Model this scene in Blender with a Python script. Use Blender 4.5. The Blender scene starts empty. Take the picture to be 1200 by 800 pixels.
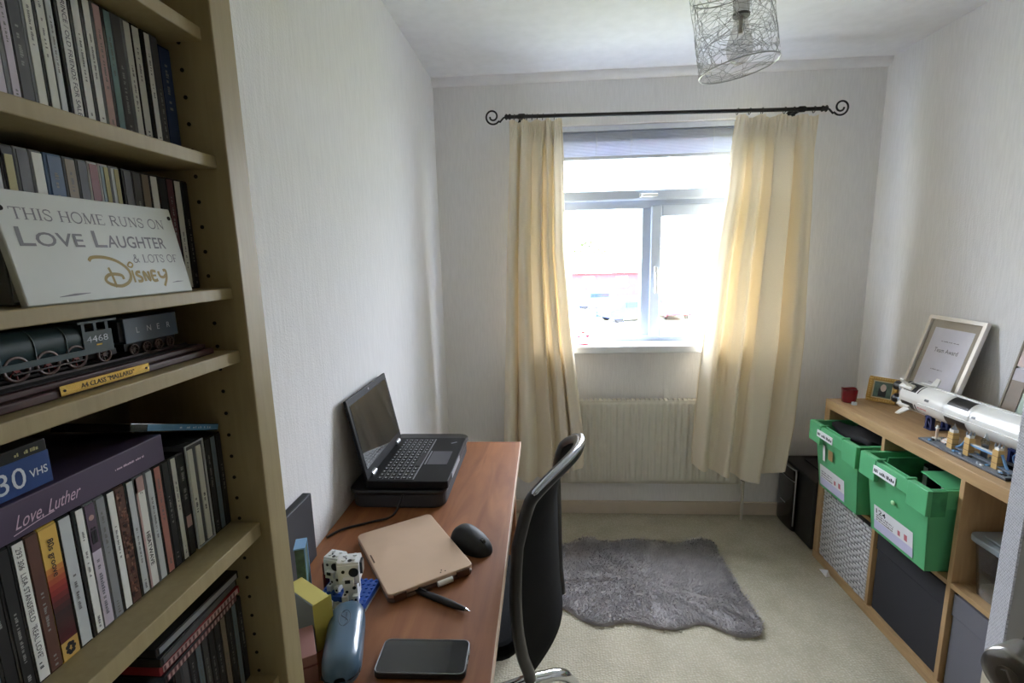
import bpy, bmesh, math, random
from mathutils import Vector, Matrix
C = bpy.context.scene.collection
S = bpy.context.scene
PI = math.pi
R = math.radians
rnd = random.Random(7)

# ------------------------------------------------------------------ camera
F, PITCH, YAW, ROLL, CH = 573.12, R(9.8189), R(3.8534), R(-1.3648), 1.4266
fw = Vector((-math.sin(YAW)*math.cos(PITCH), math.cos(YAW)*math.cos(PITCH), -math.sin(PITCH)))
r0 = Vector((math.cos(YAW), math.sin(YAW), 0)); u0 = r0.cross(fw)
rx = r0*math.cos(ROLL)+u0*math.sin(ROLL); ux = -r0*math.sin(ROLL)+u0*math.cos(ROLL)
cd_ = bpy.data.cameras.new('camera'); cam = bpy.data.objects.new('camera', cd_); C.objects.link(cam)
cd_.sensor_width = 36.0; cd_.lens = F/1200*36; cd_.clip_start = 0.02; cd_.clip_end = 400
m = Matrix((rx, ux, -fw)).transposed().to_4x4(); m.translation = Vector((0, 0, CH)); cam.matrix_world = m
S.camera = cam

# ------------------------------------------------------------------ light
SKY = 27.0
S.view_settings.view_transform = 'Standard'; S.view_settings.look = 'None'
S.view_settings.exposure = 0.52; S.view_settings.gamma = 1.0; S.view_settings.use_curve_mapping = False
w = bpy.data.worlds.new('sky'); S.world = w; w.use_nodes = True
bg = w.node_tree.nodes['Background']; bg.inputs[0].default_value = (0.82, 0.885, 1.0, 1); bg.inputs[1].default_value = SKY
# overcast sky: brighter overhead than at the horizon
_n, _l = w.node_tree.nodes, w.node_tree.links
_tc = _n.new('ShaderNodeTexCoord'); _sp = _n.new('ShaderNodeSeparateXYZ'); _mr = _n.new('ShaderNodeMapRange')
_mr.inputs['From Min'].default_value = 0; _mr.inputs['From Max'].default_value = .85; _mr.inputs['To Min'].default_value = .55*SKY; _mr.inputs['To Max'].default_value = 1.6*SKY
_l.new(_tc.outputs['Generated'], _sp.inputs[0]); _l.new(_sp.outputs[2], _mr.inputs['Value']); _l.new(_mr.outputs[0], bg.inputs[1])
S.cycles.max_bounces = 12; S.cycles.diffuse_bounces = 8; S.cycles.transparent_max_bounces = 16
S.cycles.glossy_bounces = 4; S.cycles.sample_clamp_indirect = 8
S.cycles.caustics_reflective = False; S.cycles.caustics_refractive = False
def portal(name, loc, rot, sx, sy):
    l = bpy.data.lights.new(name, 'AREA'); l.shape = 'RECTANGLE'; l.size = sx; l.size_y = sy
    o = bpy.data.objects.new(name, l); C.objects.link(o); o.location = loc; o.rotation_euler = rot
    l.cycles.is_portal = True
portal('window_portal', (0.555, 2.72, 1.45), (-PI/2, 0, 0), 1.1, 1.25)

# ------------------------------------------------------------------ materials
def lin(c):
    c = [v/255 for v in c]
    return tuple((v/12.92 if v <= .04045 else ((v+.055)/1.055)**2.4) for v in c)+(1,)
MATS = {}
def mat(name, col, rough=.5, metal=0, var=0, scale=20, bump=0, bscale=None, stretch=(1, 1, 1), spec=.5, trans=0, coat=0, sheen=0, alpha=1):
    if name in MATS: return MATS[name]
    M = bpy.data.materials.new(name); M.use_nodes = True; n = M.node_tree.nodes; l = M.node_tree.links
    b = n['Principled BSDF']; c = lin(col)
    b.inputs['Base Color'].default_value = c; b.inputs['Roughness'].default_value = rough; b.inputs['Metallic'].default_value = metal
    b.inputs['Specular IOR Level'].default_value = spec; b.inputs['Transmission Weight'].default_value = trans
    b.inputs['Coat Weight'].default_value = coat; b.inputs['Sheen Weight'].default_value = sheen; b.inputs['Alpha'].default_value = alpha
    tc = n.new('ShaderNodeTexCoord'); mp = n.new('ShaderNodeMapping'); mp.inputs['Scale'].default_value = stretch
    l.new(tc.outputs['Object'], mp.inputs[0])
    tx = n.new('ShaderNodeTexNoise'); tx.inputs['Scale'].default_value = scale; tx.inputs['Detail'].default_value = 4
    l.new(mp.outputs[0], tx.inputs[0])
    v = max(var, .03)
    rp = n.new('ShaderNodeValToRGB'); rp.color_ramp.elements[0].position = .3; rp.color_ramp.elements[1].position = .7
    rp.color_ramp.elements[0].color = tuple(x*(1-v) for x in c[:3])+(1,); rp.color_ramp.elements[1].color = tuple(min(1, x*(1+v)) for x in c[:3])+(1,)
    l.new(tx.outputs[0], rp.inputs[0]); l.new(rp.outputs[0], b.inputs['Base Color'])
    if bump:
        t2 = n.new('ShaderNodeTexNoise'); t2.inputs['Scale'].default_value = bscale or scale; t2.inputs['Detail'].default_value = 3
        l.new(mp.outputs[0], t2.inputs[0])
        bp = n.new('ShaderNodeBump'); bp.inputs['Strength'].default_value = bump; bp.inputs['Distance'].default_value = .004
        l.new(t2.outputs[0], bp.inputs['Height']); l.new(bp.outputs[0], b.inputs['Normal'])
    MATS[name] = M
    return M
def wood(name, c1, c2, stretch, scale=6, rough=.45, dist=2.5):
    if name in MATS: return MATS[name]
    M = mat(name, c1, rough, var=.1); n = M.node_tree.nodes; l = M.node_tree.links
    b = n['Principled BSDF']; tc = n['Texture Coordinate']
    mp = n.new('ShaderNodeMapping'); mp.inputs['Scale'].default_value = stretch; l.new(tc.outputs['Object'], mp.inputs[0])
    a = n.new('ShaderNodeTexNoise'); a.inputs['Scale'].default_value = scale; a.inputs['Detail'].default_value = 6; a.inputs['Distortion'].default_value = dist
    l.new(mp.outputs[0], a.inputs[0])
    r = n.new('ShaderNodeValToRGB'); r.color_ramp.elements[0].position = .3; r.color_ramp.elements[1].position = .72
    r.color_ramp.elements[0].color = lin(c1); r.color_ramp.elements[1].color = lin(c2)
    l.new(a.outputs[0], r.inputs[0]); l.new(r.outputs[0], b.inputs['Base Color'])
    bp = n.new('ShaderNodeBump'); bp.inputs['Strength'].default_value = .12; bp.inputs['Distance'].default_value = .002
    l.new(a.outputs[0], bp.inputs['Height']); l.new(bp.outputs[0], b.inputs['Normal'])
    return M
def wallpaper(name, col):
    M = mat(name, col, .85, spec=.2); n = M.node_tree.nodes; l = M.node_tree.links; b = n['Principled BSDF']; tc = n['Texture Coordinate']
    mp = n.new('ShaderNodeMapping'); mp.inputs['Scale'].default_value = (1, 1, .1); l.new(tc.outputs['Object'], mp.inputs[0])
    a = n.new('ShaderNodeTexNoise'); a.inputs['Scale'].default_value = 130; a.inputs['Detail'].default_value = 3; l.new(mp.outputs[0], a.inputs[0])
    a2 = n.new('ShaderNodeTexNoise'); a2.inputs['Scale'].default_value = 260; a2.inputs['Detail'].default_value = 2; l.new(tc.outputs['Object'], a2.inputs[0])
    ad = n.new('ShaderNodeMath'); ad.operation = 'ADD'; l.new(a.outputs[0], ad.inputs[0]); l.new(a2.outputs[0], ad.inputs[1])
    r = n.new('ShaderNodeValToRGB'); r.color_ramp.elements[0].position = .35; r.color_ramp.elements[1].position = .65
    c = lin(col); r.color_ramp.elements[0].color = tuple(x*.965 for x in c[:3])+(1,); r.color_ramp.elements[1].color = tuple(min(1, x*1.02) for x in c[:3])+(1,)
    l.new(a.outputs[0], r.inputs[0]); l.new(r.outputs[0], b.inputs['Base Color'])
    bp = n.new('ShaderNodeBump'); bp.inputs['Strength'].default_value = .35; bp.inputs['Distance'].default_value = .003
    l.new(ad.outputs[0], bp.inputs['Height']); l.new(bp.outputs[0], b.inputs['Normal'])
    return M
def weave(name, c1, c2, sx, sz, coord='Object', rot=(0, 0, 0), bump=.6, rough=.8, gap=.03):
    """bricks-like weave"""
    M = mat(name, c1, rough, spec=.2); n = M.node_tree.nodes; l = M.node_tree.links; b = n['Principled BSDF']; tc = n['Texture Coordinate']
    sp = n.new('ShaderNodeSeparateXYZ'); mp = n.new('ShaderNodeCombineXYZ'); l.new(tc.outputs[coord], sp.inputs[0]); l.new(sp.outputs[1], mp.inputs[0]); l.new(sp.outputs[2], mp.inputs[1])
    br = n.new('ShaderNodeTexBrick'); br.inputs['Scale'].default_value = 1; br.inputs['Brick Width'].default_value = sx; br.inputs['Row Height'].default_value = sz
    br.inputs['Mortar Size'].default_value = gap*sx; br.inputs['Mortar Smooth'].default_value = .6
    c = lin(c1); br.inputs['Color1'].default_value = c; br.inputs['Color2'].default_value = tuple(x*.8 for x in c[:3])+(1,); br.inputs['Mortar'].default_value = lin(c2)
    l.new(mp.outputs[0], br.inputs[0]); l.new(br.outputs['Color'], b.inputs['Base Color'])
    bp = n.new('ShaderNodeBump'); bp.inputs['Strength'].default_value = bump; bp.inputs['Distance'].default_value = .004; bp.invert = True
    l.new(br.outputs['Fac'], bp.inputs['Height']); l.new(bp.outputs[0], b.inputs['Normal'])
    return M
def carpet_mat():
    M = mat('carpet_loop', (178, 166, 140), .95, spec=.1); n = M.node_tree.nodes; l = M.node_tree.links; b = n['Principled BSDF']; tc = n['Texture Coordinate']
    v = n.new('ShaderNodeTexVoronoi'); v.inputs['Scale'].default_value = 135; v.inputs['Randomness'].default_value = .55
    mp = n.new('ShaderNodeMapping'); mp.inputs['Scale'].default_value = (.75, 1.3, 1); l.new(tc.outputs['Object'], mp.inputs[0]); l.new(mp.outputs[0], v.inputs[0])
    n1 = n.new('ShaderNodeTexNoise'); n1.inputs['Scale'].default_value = 9; n1.inputs['Detail'].default_value = 6; l.new(tc.outputs['Object'], n1.inputs[0])
    r = n.new('ShaderNodeValToRGB'); r.color_ramp.elements[0].position = .0; r.color_ramp.elements[1].position = .55
    r.color_ramp.elements[0].color = lin((206, 200, 182)); r.color_ramp.elements[1].color = lin((182, 175, 156)); l.new(v.outputs['Distance'], r.inputs[0])
    mx = n.new('ShaderNodeMixRGB'); mx.blend_type = 'MULTIPLY'; mx.inputs[0].default_value = .5
    r2 = n.new('ShaderNodeValToRGB'); r2.color_ramp.elements[0].position = .3; r2.color_ramp.elements[1].position = .6; r2.color_ramp.elements[0].color = (.72, .7, .66, 1)
    l.new(n1.outputs[0], r2.inputs[0]); l.new(r.outputs[0], mx.inputs[1]); l.new(r2.outputs[0], mx.inputs[2]); l.new(mx.outputs[0], b.inputs['Base Color'])
    bp = n.new('ShaderNodeBump'); bp.invert = True; bp.inputs['Strength'].default_value = .7; bp.inputs['Distance'].default_value = .005
    l.new(v.outputs['Distance'], bp.inputs['Height']); l.new(bp.outputs[0], b.inputs['Normal'])
    return M
def curtain_mat():
    M = mat('cream_curtain_cloth', (236, 227, 208), .85, spec=.15, bump=.15, scale=300); n = M.node_tree.nodes; l = M.node_tree.links
    b = n['Principled BSDF']; t = n.new('ShaderNodeBsdfTranslucent'); t.inputs[0].default_value = lin((252, 226, 180))
    mx = n.new('ShaderNodeMixShader'); mx.inputs[0].default_value = .07
    l.new(b.outputs[0], mx.inputs[1]); l.new(t.outputs[0], mx.inputs[2]); l.new(mx.outputs[0], n['Material Output'].inputs[0])
    return M
def glass_mat(name='window_glass', tint=(1, 1, 1, 1), fac=.06):
    if name in MATS: return MATS[name]
    M = mat(name, (255, 255, 255)); n = M.node_tree.nodes; l = M.node_tree.links
    t = n.new('ShaderNodeBsdfTransparent'); t.inputs[0].default_value = tint
    g = n.new('ShaderNodeBsdfGlossy'); g.inputs['Roughness'].default_value = .03
    mx = n.new('ShaderNodeMixShader'); mx.inputs[0].default_value = fac
    l.new(t.outputs[0], mx.inputs[1]); l.new(g.outputs[0], mx.inputs[2]); l.new(mx.outputs[0], n['Material Output'].inputs[0])
    return M

# ------------------------------------------------------------------ mesh builder
_txt = {}
def text_geo(s, bold=0.0):
    k = (s, bold)
    if k not in _txt:
        cu = bpy.data.curves.new('t', 'FONT'); cu.body = s; cu.size = 1; cu.resolution_u = 3; cu.offset = bold
        o = bpy.data.objects.new('t', cu); C.objects.link(o)
        dg = bpy.context.evaluated_depsgraph_get(); me = o.evaluated_get(dg).to_mesh()
        vs = [v.co.copy() for v in me.vertices]; fs = [tuple(p.vertices) for p in me.polygons]
        o.evaluated_get(dg).to_mesh_clear(); bpy.data.objects.remove(o); bpy.data.curves.remove(cu)
        _txt[k] = (vs, fs)
    return _txt[k]
def frame_from(d):
    d = Vector(d).normalized(); a = Vector((0, 0, 1)) if abs(d.z) < .9 else Vector((1, 0, 0))
    x = d.cross(a).normalized(); return x, d.cross(x).normalized()
class MB:
    def __init__(s): s.v = []; s.f = []; s.m = []; s.mats = []; s.sm = []
    def mi(s, M):
        if M not in s.mats: s.mats.append(M)
        return s.mats.index(M)
    def add(s, vs, fs, M, smooth=False):
        o = len(s.v); i = s.mi(M); s.v += [Vector(v) for v in vs]
        for f in fs: s.f.append(tuple(o+k for k in f)); s.m.append(i); s.sm.append(smooth)
        return s
    def box(s, lo, hi, M, rz=0, piv=None, taper=None):
        x0, y0, z0 = lo; x1, y1, z1 = hi
        vs = [Vector(p) for p in ((x0, y0, z0), (x1, y0, z0), (x1, y1, z0), (x0, y1, z0), (x0, y0, z1), (x1, y0, z1), (x1, y1, z1), (x0, y1, z1))]
        if taper:
            c = Vector(((x0+x1)/2, (y0+y1)/2, 0))
            for i in range(4): vs[i] = Vector((c.x+(vs[i].x-c.x)*taper, c.y+(vs[i].y-c.y)*taper, vs[i].z))
        if rz:
            p = Vector(piv) if piv else Vector(((x0+x1)/2, (y0+y1)/2, 0)); q = Matrix.Rotation(rz, 3, 'Z')
            vs = [q @ (v-p)+p for v in vs]
        return s.add(vs, [(0, 3, 2, 1), (4, 5, 6, 7), (0, 1, 5, 4), (1, 2, 6, 5), (2, 3, 7, 6), (3, 0, 4, 7)], M)
    def obox(s, c, ax, ay, az, M):
        """oriented box: centre, three half-axis vectors"""
        c, ax, ay, az = map(Vector, (c, ax, ay, az))
        vs = [c+i*ax+j*ay+k*az for k in (-1, 1) for i, j in ((-1, -1), (1, -1), (1, 1), (-1, 1))]
        return s.add(vs, [(0, 3, 2, 1), (4, 5, 6, 7), (0, 1, 5, 4), (1, 2, 6, 5), (2, 3, 7, 6), (3, 0, 4, 7)], M)
    def cyl(s, a, b, r, M, n=16, r2=None, caps=True):
        a, b = Vector(a), Vector(b); x, y = frame_from(b-a); r2 = r if r2 is None else r2
        vs = [a+(x*math.cos(t)+y*math.sin(t))*r for t in [2*PI*i/n for i in range(n)]]+[b+(x*math.cos(t)+y*math.sin(t))*r2 for t in [2*PI*i/n for i in range(n)]]
        s.add(vs, [(i, (i+1) % n, n+(i+1) % n, n+i) for i in range(n)], M, True)
        if caps: s.add(vs, [tuple(range(n))[::-1], tuple(range(n, 2*n))], M)
        return s
    def lathe(s, prof, M, c=(0, 0, 0), n=24, d=(0, 0, 1), smooth=True, closed=False):
        c = Vector(c); d = Vector(d).normalized(); x, y = frame_from(d); vs = []; k = len(prof)
        for i in range(n):
            t = 2*PI*i/n
            for r, h in prof: vs.append(c+d*h+(x*math.cos(t)+y*math.sin(t))*r)
        fs = []
        for i in range(n):
            for j in range(k-1 if not closed else k):
                j2 = (j+1) % k; i2 = (i+1) % n; fs.append((i*k+j, i2*k+j, i2*k+j2, i*k+j2))
        return s.add(vs, fs, M, smooth)
    def tube(s, path, r, M, n=8, closed=False, caps=True):
        P = [Vector(p) for p in path]; k = len(P); vs = []; prev = None
        for i, p in enumerate(P):
            d = (P[(i+1) % k]-P[i-1]) if closed else (P[min(i+1, k-1)]-P[max(i-1, 0)])
            d = d.normalized()
            if prev is None: x, y = frame_from(d)
            else:
                x = prev-d*prev.dot(d); x = x.normalized() if x.length > 1e-6 else frame_from(d)[0]; y = d.cross(x)
            prev = x; rr = r[i] if isinstance(r, (list, tuple)) else r
            vs += [p+(x*math.cos(2*PI*j/n)+y*math.sin(2*PI*j/n))*rr for j in range(n)]
        fs = []
        for i in range(k if closed else k-1):
            i2 = (i+1) % k
            for j in range(n): fs.append((i*n+j, i*n+(j+1) % n, i2*n+(j+1) % n, i2*n+j))
        s.add(vs, fs, M, True)
        if caps and not closed: s.add(vs, [tuple(range(n))[::-1], tuple(range((k-1)*n, k*n))], M)
        return s
    def sphere(s, c, r, M, n=16, sc=(1, 1, 1)):
        vs = []; fs = []; h = n//2
        for i in range(h+1):
            a = PI*i/h
            for j in range(n):
                b = 2*PI*j/n; vs.append(Vector(c)+Vector((math.sin(a)*math.cos(b)*sc[0], math.sin(a)*math.sin(b)*sc[1], math.cos(a)*sc[2]))*r)
        for i in range(h):
            for j in range(n): fs.append((i*n+j, (i+1)*n+j, (i+1)*n+(j+1) % n, i*n+(j+1) % n))
        return s.add(vs, fs, M, True)
    def prism(s, poly, z0, z1, M, smooth=False, top=1.0):
        k = len(poly); cx = sum(p[0] for p in poly)/k; cy = sum(p[1] for p in poly)/k
        vs = [Vector((p[0], p[1], z0)) for p in poly]+[Vector((cx+(p[0]-cx)*top, cy+(p[1]-cy)*top, z1)) for p in poly]
        s.add(vs, [(i, (i+1) % k, k+(i+1) % k, k+i) for i in range(k)], M, smooth)
        return s.add(vs, [tuple(range(k))[::-1], tuple(range(k, 2*k))], M)
    def grid(s, fn, nu, nv, M, smooth=True):
        vs = [fn(i/nu, j/nv) for i in range(nu+1) for j in range(nv+1)]
        return s.add(vs, [(i*(nv+1)+j, (i+1)*(nv+1)+j, (i+1)*(nv+1)+j+1, i*(nv+1)+j+1) for i in range(nu) for j in range(nv)], M, smooth)
    def text(s, t, o, dx, dy, h, M, width=None, bold=0.0, align='l', shear=0):
        vs, fs = text_geo(t, bold); dx, dy, o = Vector(dx).normalized(), Vector(dy).normalized(), Vector(o)
        x0 = min(v.x for v in vs); x1 = max(v.x for v in vs); k = h/.72
        kx = (width/(x1-x0)) if width else k
        off = {'l': 0, 'c': (x1-x0)/2, 'r': (x1-x0)}[align]
        return s.add([o+dx*((v.x-x0-off)*kx+shear*v.y*k)+dy*(v.y*k) for v in vs], fs, M)
    def marks(s, o, dx, dy, L, h, M, seed=1, dens=.6):
        """a run of tiny strokes: print too small to read"""
        q = random.Random(seed); o, dx, dy = Vector(o), Vector(dx).normalized(), Vector(dy).normalized(); t = 0
        while t < L:
            wd = h*q.uniform(.25, .6)
            if q.random() < dens:
                hh = h*q.uniform(.6, 1)
                s.add([o+dx*t, o+dx*(t+wd), o+dx*(t+wd)+dy*hh, o+dx*t+dy*hh], [(0, 1, 2, 3)], M)
            t += wd*1.35
        return s
    def ribbon(s, pts, wd, o, dx, dy, M):
        o, dx, dy = Vector(o), Vector(dx).normalized(), Vector(dy).normalized(); k = len(pts); vs = []
        for i, p in enumerate(pts):
            a = Vector(pts[max(i-1, 0)]); b = Vector(pts[min(i+1, k-1)]); t = (b-a).normalized(); nn = Vector((-t.y, t.x))
            ww = wd[i] if isinstance(wd, (list, tuple)) else wd
            for sg in (-.5, .5):
                q = Vector(p)+nn*ww*sg; vs.append(o+dx*q.x+dy*q.y)
        return s.add(vs, [(2*i, 2*i+2, 2*i+3, 2*i+1) for i in range(k-1)], M)
    def build(s, name, parent=None, loc=None, bevel=0, seg=2, solid=0, sub=0):
        me = bpy.data.meshes.new(name); me.from_pydata([tuple(v) for v in s.v], [], s.f)
        for M in s.mats: me.materials.append(M)
        me.polygons.foreach_set('material_index', s.m); me.polygons.foreach_set('use_smooth', s.sm); me.update()
        o = bpy.data.objects.new(name, me); C.objects.link(o)
        if parent: o.parent = parent
        if loc: o.location = loc
        if solid:
            q = o.modifiers.new('thick', 'SOLIDIFY'); q.thickness = solid; q.offset = 0
        if sub:
            q = o.modifiers.new('sub', 'SUBSURF'); q.levels = sub; q.render_levels = sub
        if bevel:
            bm = bmesh.new(); bm.from_mesh(me); bmesh.ops.remove_doubles(bm, verts=bm.verts, dist=1e-6); bm.to_mesh(me); bm.free()
            q = o.modifiers.new('bev', 'BEVEL'); q.width = bevel; q.segments = seg; q.limit_method = 'ANGLE'; q.angle_limit = R(40)
        return o
def tag(o, label=None, cat=None, group=None, kind=None):
    if label: o['label'] = label
    if cat: o['category'] = cat
    if group: o['group'] = group
    if kind: o['kind'] = kind
    return o
def thing(name, label, cat, loc=(0, 0, 0), rz=0, group=None):
    o = bpy.data.objects.new(name, None); C.objects.link(o); o.location = loc; o.rotation_euler = (0, 0, rz); o.empty_display_size = .05
    return tag(o, label, cat, group)
def rrect(x0, y0, x1, y1, r, n=5):
    out = []
    for cx, cy, a in ((x1-r, y1-r, 0), (x0+r, y1-r, 90), (x0+r, y0+r, 180), (x1-r, y0+r, 270)):
        out += [(cx+r*math.cos(R(a+90*i/n)), cy+r*math.sin(R(a+90*i/n))) for i in range(n+1)]
    return out
def smooth_path(pts, n=6, closed=False):
    P = [Vector(p) for p in pts]; k = len(P); out = []
    for i in range(k if closed else k-1):
        g = (lambda j: P[j % k]) if closed else (lambda j: P[min(max(j, 0), k-1)])
        a, b, c, d = g(i-1), g(i), g(i+1), g(i+2)
        for q in range(n):
            t = q/n; out.append(.5*((2*b)+(c-a)*t+(2*a-5*b+4*c-d)*t*t+(3*b-a-3*c+d)*t**3))
    if not closed: out.append(P[-1])
    return out
BLACK = mat('black_plastic', (22, 22, 24), .35)
WHITE = mat('white_plastic', (232, 234, 236), .35)
CHROME = mat('chrome', (215, 218, 222), .12, metal=1)
DARKMETAL = mat('dark_iron', (26, 24, 24), .45, metal=.3)
INK = mat('black_ink', (30, 30, 34), .7)
PAPER = mat('white_paper', (226, 226, 230), .8)

# ================================================================== SETTING
XL, XR, YB, HC, YN = -.537, 1.614, 2.57, 2.2935, -.45
WP = wallpaper('embossed_white_wallpaper', (234, 233, 233))
CEIL = mat('ceiling_paint', (232, 232, 234), .9, spec=.1)
OX0, OX1, OZ0, OZ1 = .02, 1.09, .93, 2.058
o = MB().box((XL-.3, YN-.12, -.1), (XR+.3, YB+.24, 0), carpet_mat()).build('floor'); tag(o, kind='structure')
o = MB().box((XL-.12, YN-.12, HC), (XR+.12, YB+.24, HC+.1), CEIL).build('ceiling'); tag(o, kind='structure')
o = MB().box((XL-.12, YN, 0), (XL, YB, HC), WP).build('wall_left'); tag(o, kind='structure')
o = MB().box((XR, YN, 0), (XR+.12, YB, HC), WP).build('wall_right'); tag(o, kind='structure')
b = MB(); T = YB+.24
b.box((XL-.12, YB, 0), (OX0, T, HC), WP).box((OX1, YB, 0), (XR+.12, T, HC), WP).box((OX0, YB, 0), (OX1, T, OZ0), WP).box((OX0, YB, OZ1), (OX1, T, HC), WP)
o = b.build('wall_back'); tag(o, kind='structure')
b = MB(); b.box((XL-.12, YN-.12, 0), (-.35, YN, HC), WP).box((.75, YN-.12, 0), (XR+.12, YN, HC), WP).box((-.35, YN-.12, 2.04), (.75, YN, HC), WP)
o = b.build('wall_front'); tag(o, kind='structure')
# unseen landing added behind the camera, closed and dark-walled to cut fill light
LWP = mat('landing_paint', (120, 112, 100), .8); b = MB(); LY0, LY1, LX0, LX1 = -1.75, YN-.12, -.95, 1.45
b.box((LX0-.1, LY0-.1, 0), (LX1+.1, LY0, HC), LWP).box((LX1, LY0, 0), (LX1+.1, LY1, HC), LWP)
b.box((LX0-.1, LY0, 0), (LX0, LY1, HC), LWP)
o = b.build('wall_landing_unseen'); tag(o, kind='structure')
o = MB().box((LX0-.1, LY0-.1, -.1), (LX1+.1, LY1, 0), carpet_mat()).box((LX0-.1, LY0-.1, HC), (LX1+.1, LY1, HC+.1), CEIL).build('floor_landing_unseen'); tag(o, kind='structure')
SK = mat('skirting_gloss', (206, 192, 176), .4)
def skirting(name, a, bb):
    q = MB().box(a, bb, SK); tag(q.build(name, bevel=.004), kind='structure')
skirting('baseboard_back', (XL, YB-.014, 0), (XR, YB, .075))
skirting('baseboard_left', (XL, YN, 0), (XL+.012, YB-.014, .075))
skirting('baseboard_right', (XR-.012, YN, 0), (XR, YB-.014, .075))
# coving along the back edge of the ceiling
b = MB(); pr = [(0, 0)]+[(-.035+.035*math.sin(R(a)), -.035+.035*math.cos(R(a))) for a in range(0, 91, 15)][::-1]
vs = []
for x in (XL, XR):
    vs += [Vector((x, YB+0*p[0], HC)) if i == 0 else Vector((x, YB-.035-p[0], HC-.035-p[1])) for i, p in enumerate(pr)]
k = len(pr)
o = MB().add(vs, [(i, (i+1) % k, k+(i+1) % k, k+i) for i in range(k)], CEIL).build('trim_1'); tag(o, kind='structure')

# window
UPVC = mat('white_upvc', (202, 213, 232), .3)
root = thing('window_1', None, None, (0, 2.6, 0)); root['kind'] = 'structure'
Y0, Y1 = .04, .10   # frame depth, local
def fr(bd, x0, z0, x1, z1, wl, wr, wb, wt, ya=Y0, yb=Y1):
    bd.box((x0, ya, z0), (x0+wl, yb, z1), UPVC).box((x1-wr, ya, z0), (x1, yb, z1), UPVC)
    bd.box((x0+wl, ya, z0), (x1-wr, yb, z0+wb), UPVC).box((x0+wl, ya, z1-wt), (x1-wr, yb, z1), UPVC)
b = MB(); fr(b, OX0, .945, OX1, OZ1, .06, .06, .055, .055)
b.box((OX0+.06, Y0, 1.655), (OX1-.06, Y1, 1.735), UPVC); b.box((.512, Y0, 1.0), (.572, Y1, 1.655), UPVC)
b.build('window_frame', root, bevel=.005)
b = MB(); fr(b, .556, .99, 1.045, 1.668, .052, .052, .055, .055, Y0-.022, Y0+.03); b.build('casement_sash', root, bevel=.006)
b = MB(); fr(b, .072, 1.70, 1.038, 2.01, .03, .03, .048, .03, Y0-.02, Y0+.03); b.build('fanlight_sash', root, bevel=.006)
G = glass_mat()
for nm, a in (('pane', (.08, 1.0, .512, 1.655)), ('pane', (.60, 1.04, 1.0, 1.62)), ('pane', (.10, 1.745, 1.01, 1.985))):
    MB().add([(a[0], .065, a[1]), (a[2], .065, a[1]), (a[2], .065, a[3]), (a[0], .065, a[3])], [(0, 1, 2, 3)], G).build(nm, root)
b = MB(); b.box((.574, Y0-.036, 1.25), (.592, Y0-.022, 1.36), WHITE).box((.576, Y0-.056, 1.22), (.590, Y0-.036, 1.33), WHITE); b.build('window_handle', root, bevel=.004)
b = MB(); b.box((.49, Y0-.034, 1.708), (.56, Y0-.02, 1.728), WHITE).box((.50, Y0-.05, 1.711), (.58, Y0-.034, 1.724), WHITE); b.build('window_handle', root, bevel=.004)
o = MB().box((.0, 2.485, .925), (1.10, 2.64, .965), mat('sill_white', (236, 238, 240), .3)).build('trim_2', bevel=.008, seg=3); tag(o, kind='structure')

# ================================================================== OUTSIDE
GRASS = mat('lawn', (104, 106, 78), .95, var=.3, scale=.5)
TAR = mat('road', (150, 150, 152), .9, var=.1, scale=2)
o = MB().add([(-90, 4, -3.2), (140, 4, -3.2), (140, 160, -3.2), (-90, 160, -3.2)], [(0, 1, 2, 3)], GRASS).build('ground'); tag(o, kind='structure')
o = MB().box((-60, 38, -3.19), (100, 46, -3.15), TAR).build('road'); tag(o, kind='structure')
o = MB().box((-60, 31, -3.19), (100, 34, -3.15), TAR).build('path'); tag(o, kind='structure')
def house(label, x0, x1, y, h, brick, roofc):
    t = thing('house', label, 'house', ((x0+x1)/2, y, -3.2)); wdt = (x1-x0)/2; dp = 7
    bm_ = mat(brick[0], brick[1], .9, var=.1, scale=3); MB().box((-wdt, 0, 0), (wdt, dp, h), bm_).build('wall', t)
    rm = mat(roofc[0], roofc[1], .9, var=.1, scale=4)
    MB().add([(-wdt-.3, -.4, h), (wdt+.3, -.4, h), (wdt+.3, dp+.4, h), (-wdt-.3, dp+.4, h), (-wdt-.3, dp/2, h+2), (wdt+.3, dp/2, h+2)],
             [(0, 1, 5, 4), (2, 3, 4, 5), (0, 4, 3), (1, 2, 5), (0, 3, 2, 1)], rm).build('roof', t)
    n_ = max(2, int(wdt*2/2.6)); wm = mat('far_window_glass', (90, 120, 118), .2); fm = mat('far_window_frame', (235, 235, 235), .5)
    for i in range(n_):
        for zz in ((1.0, h-2.2) if h > 4.5 else (1.0,)):
            cx = -wdt+(i+.5)*2*wdt/n_
            p = MB().box((cx-.65, -.08, zz), (cx+.65, .02, zz+1.2), fm).build('window', t)
            MB().box((cx-.55, -.1, zz+.1), (cx-.04, -.06, zz+1.1), wm).box((cx+.04, -.1, zz+.1), (cx+.55, -.06, zz+1.1), wm).build('pane', p)
house('long red brick terrace seen through the left pane of the window', 3.2, 10.6, 56, 2.6, ('red_brick', (186, 58, 66)), ('pale_roof', (205, 200, 200)))
house('pale rendered house seen through the right pane of the window', 12.5, 22.0, 52, 5.2, ('pale_render', (206, 204, 198)), ('grey_roof', (190, 188, 188)))
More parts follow.
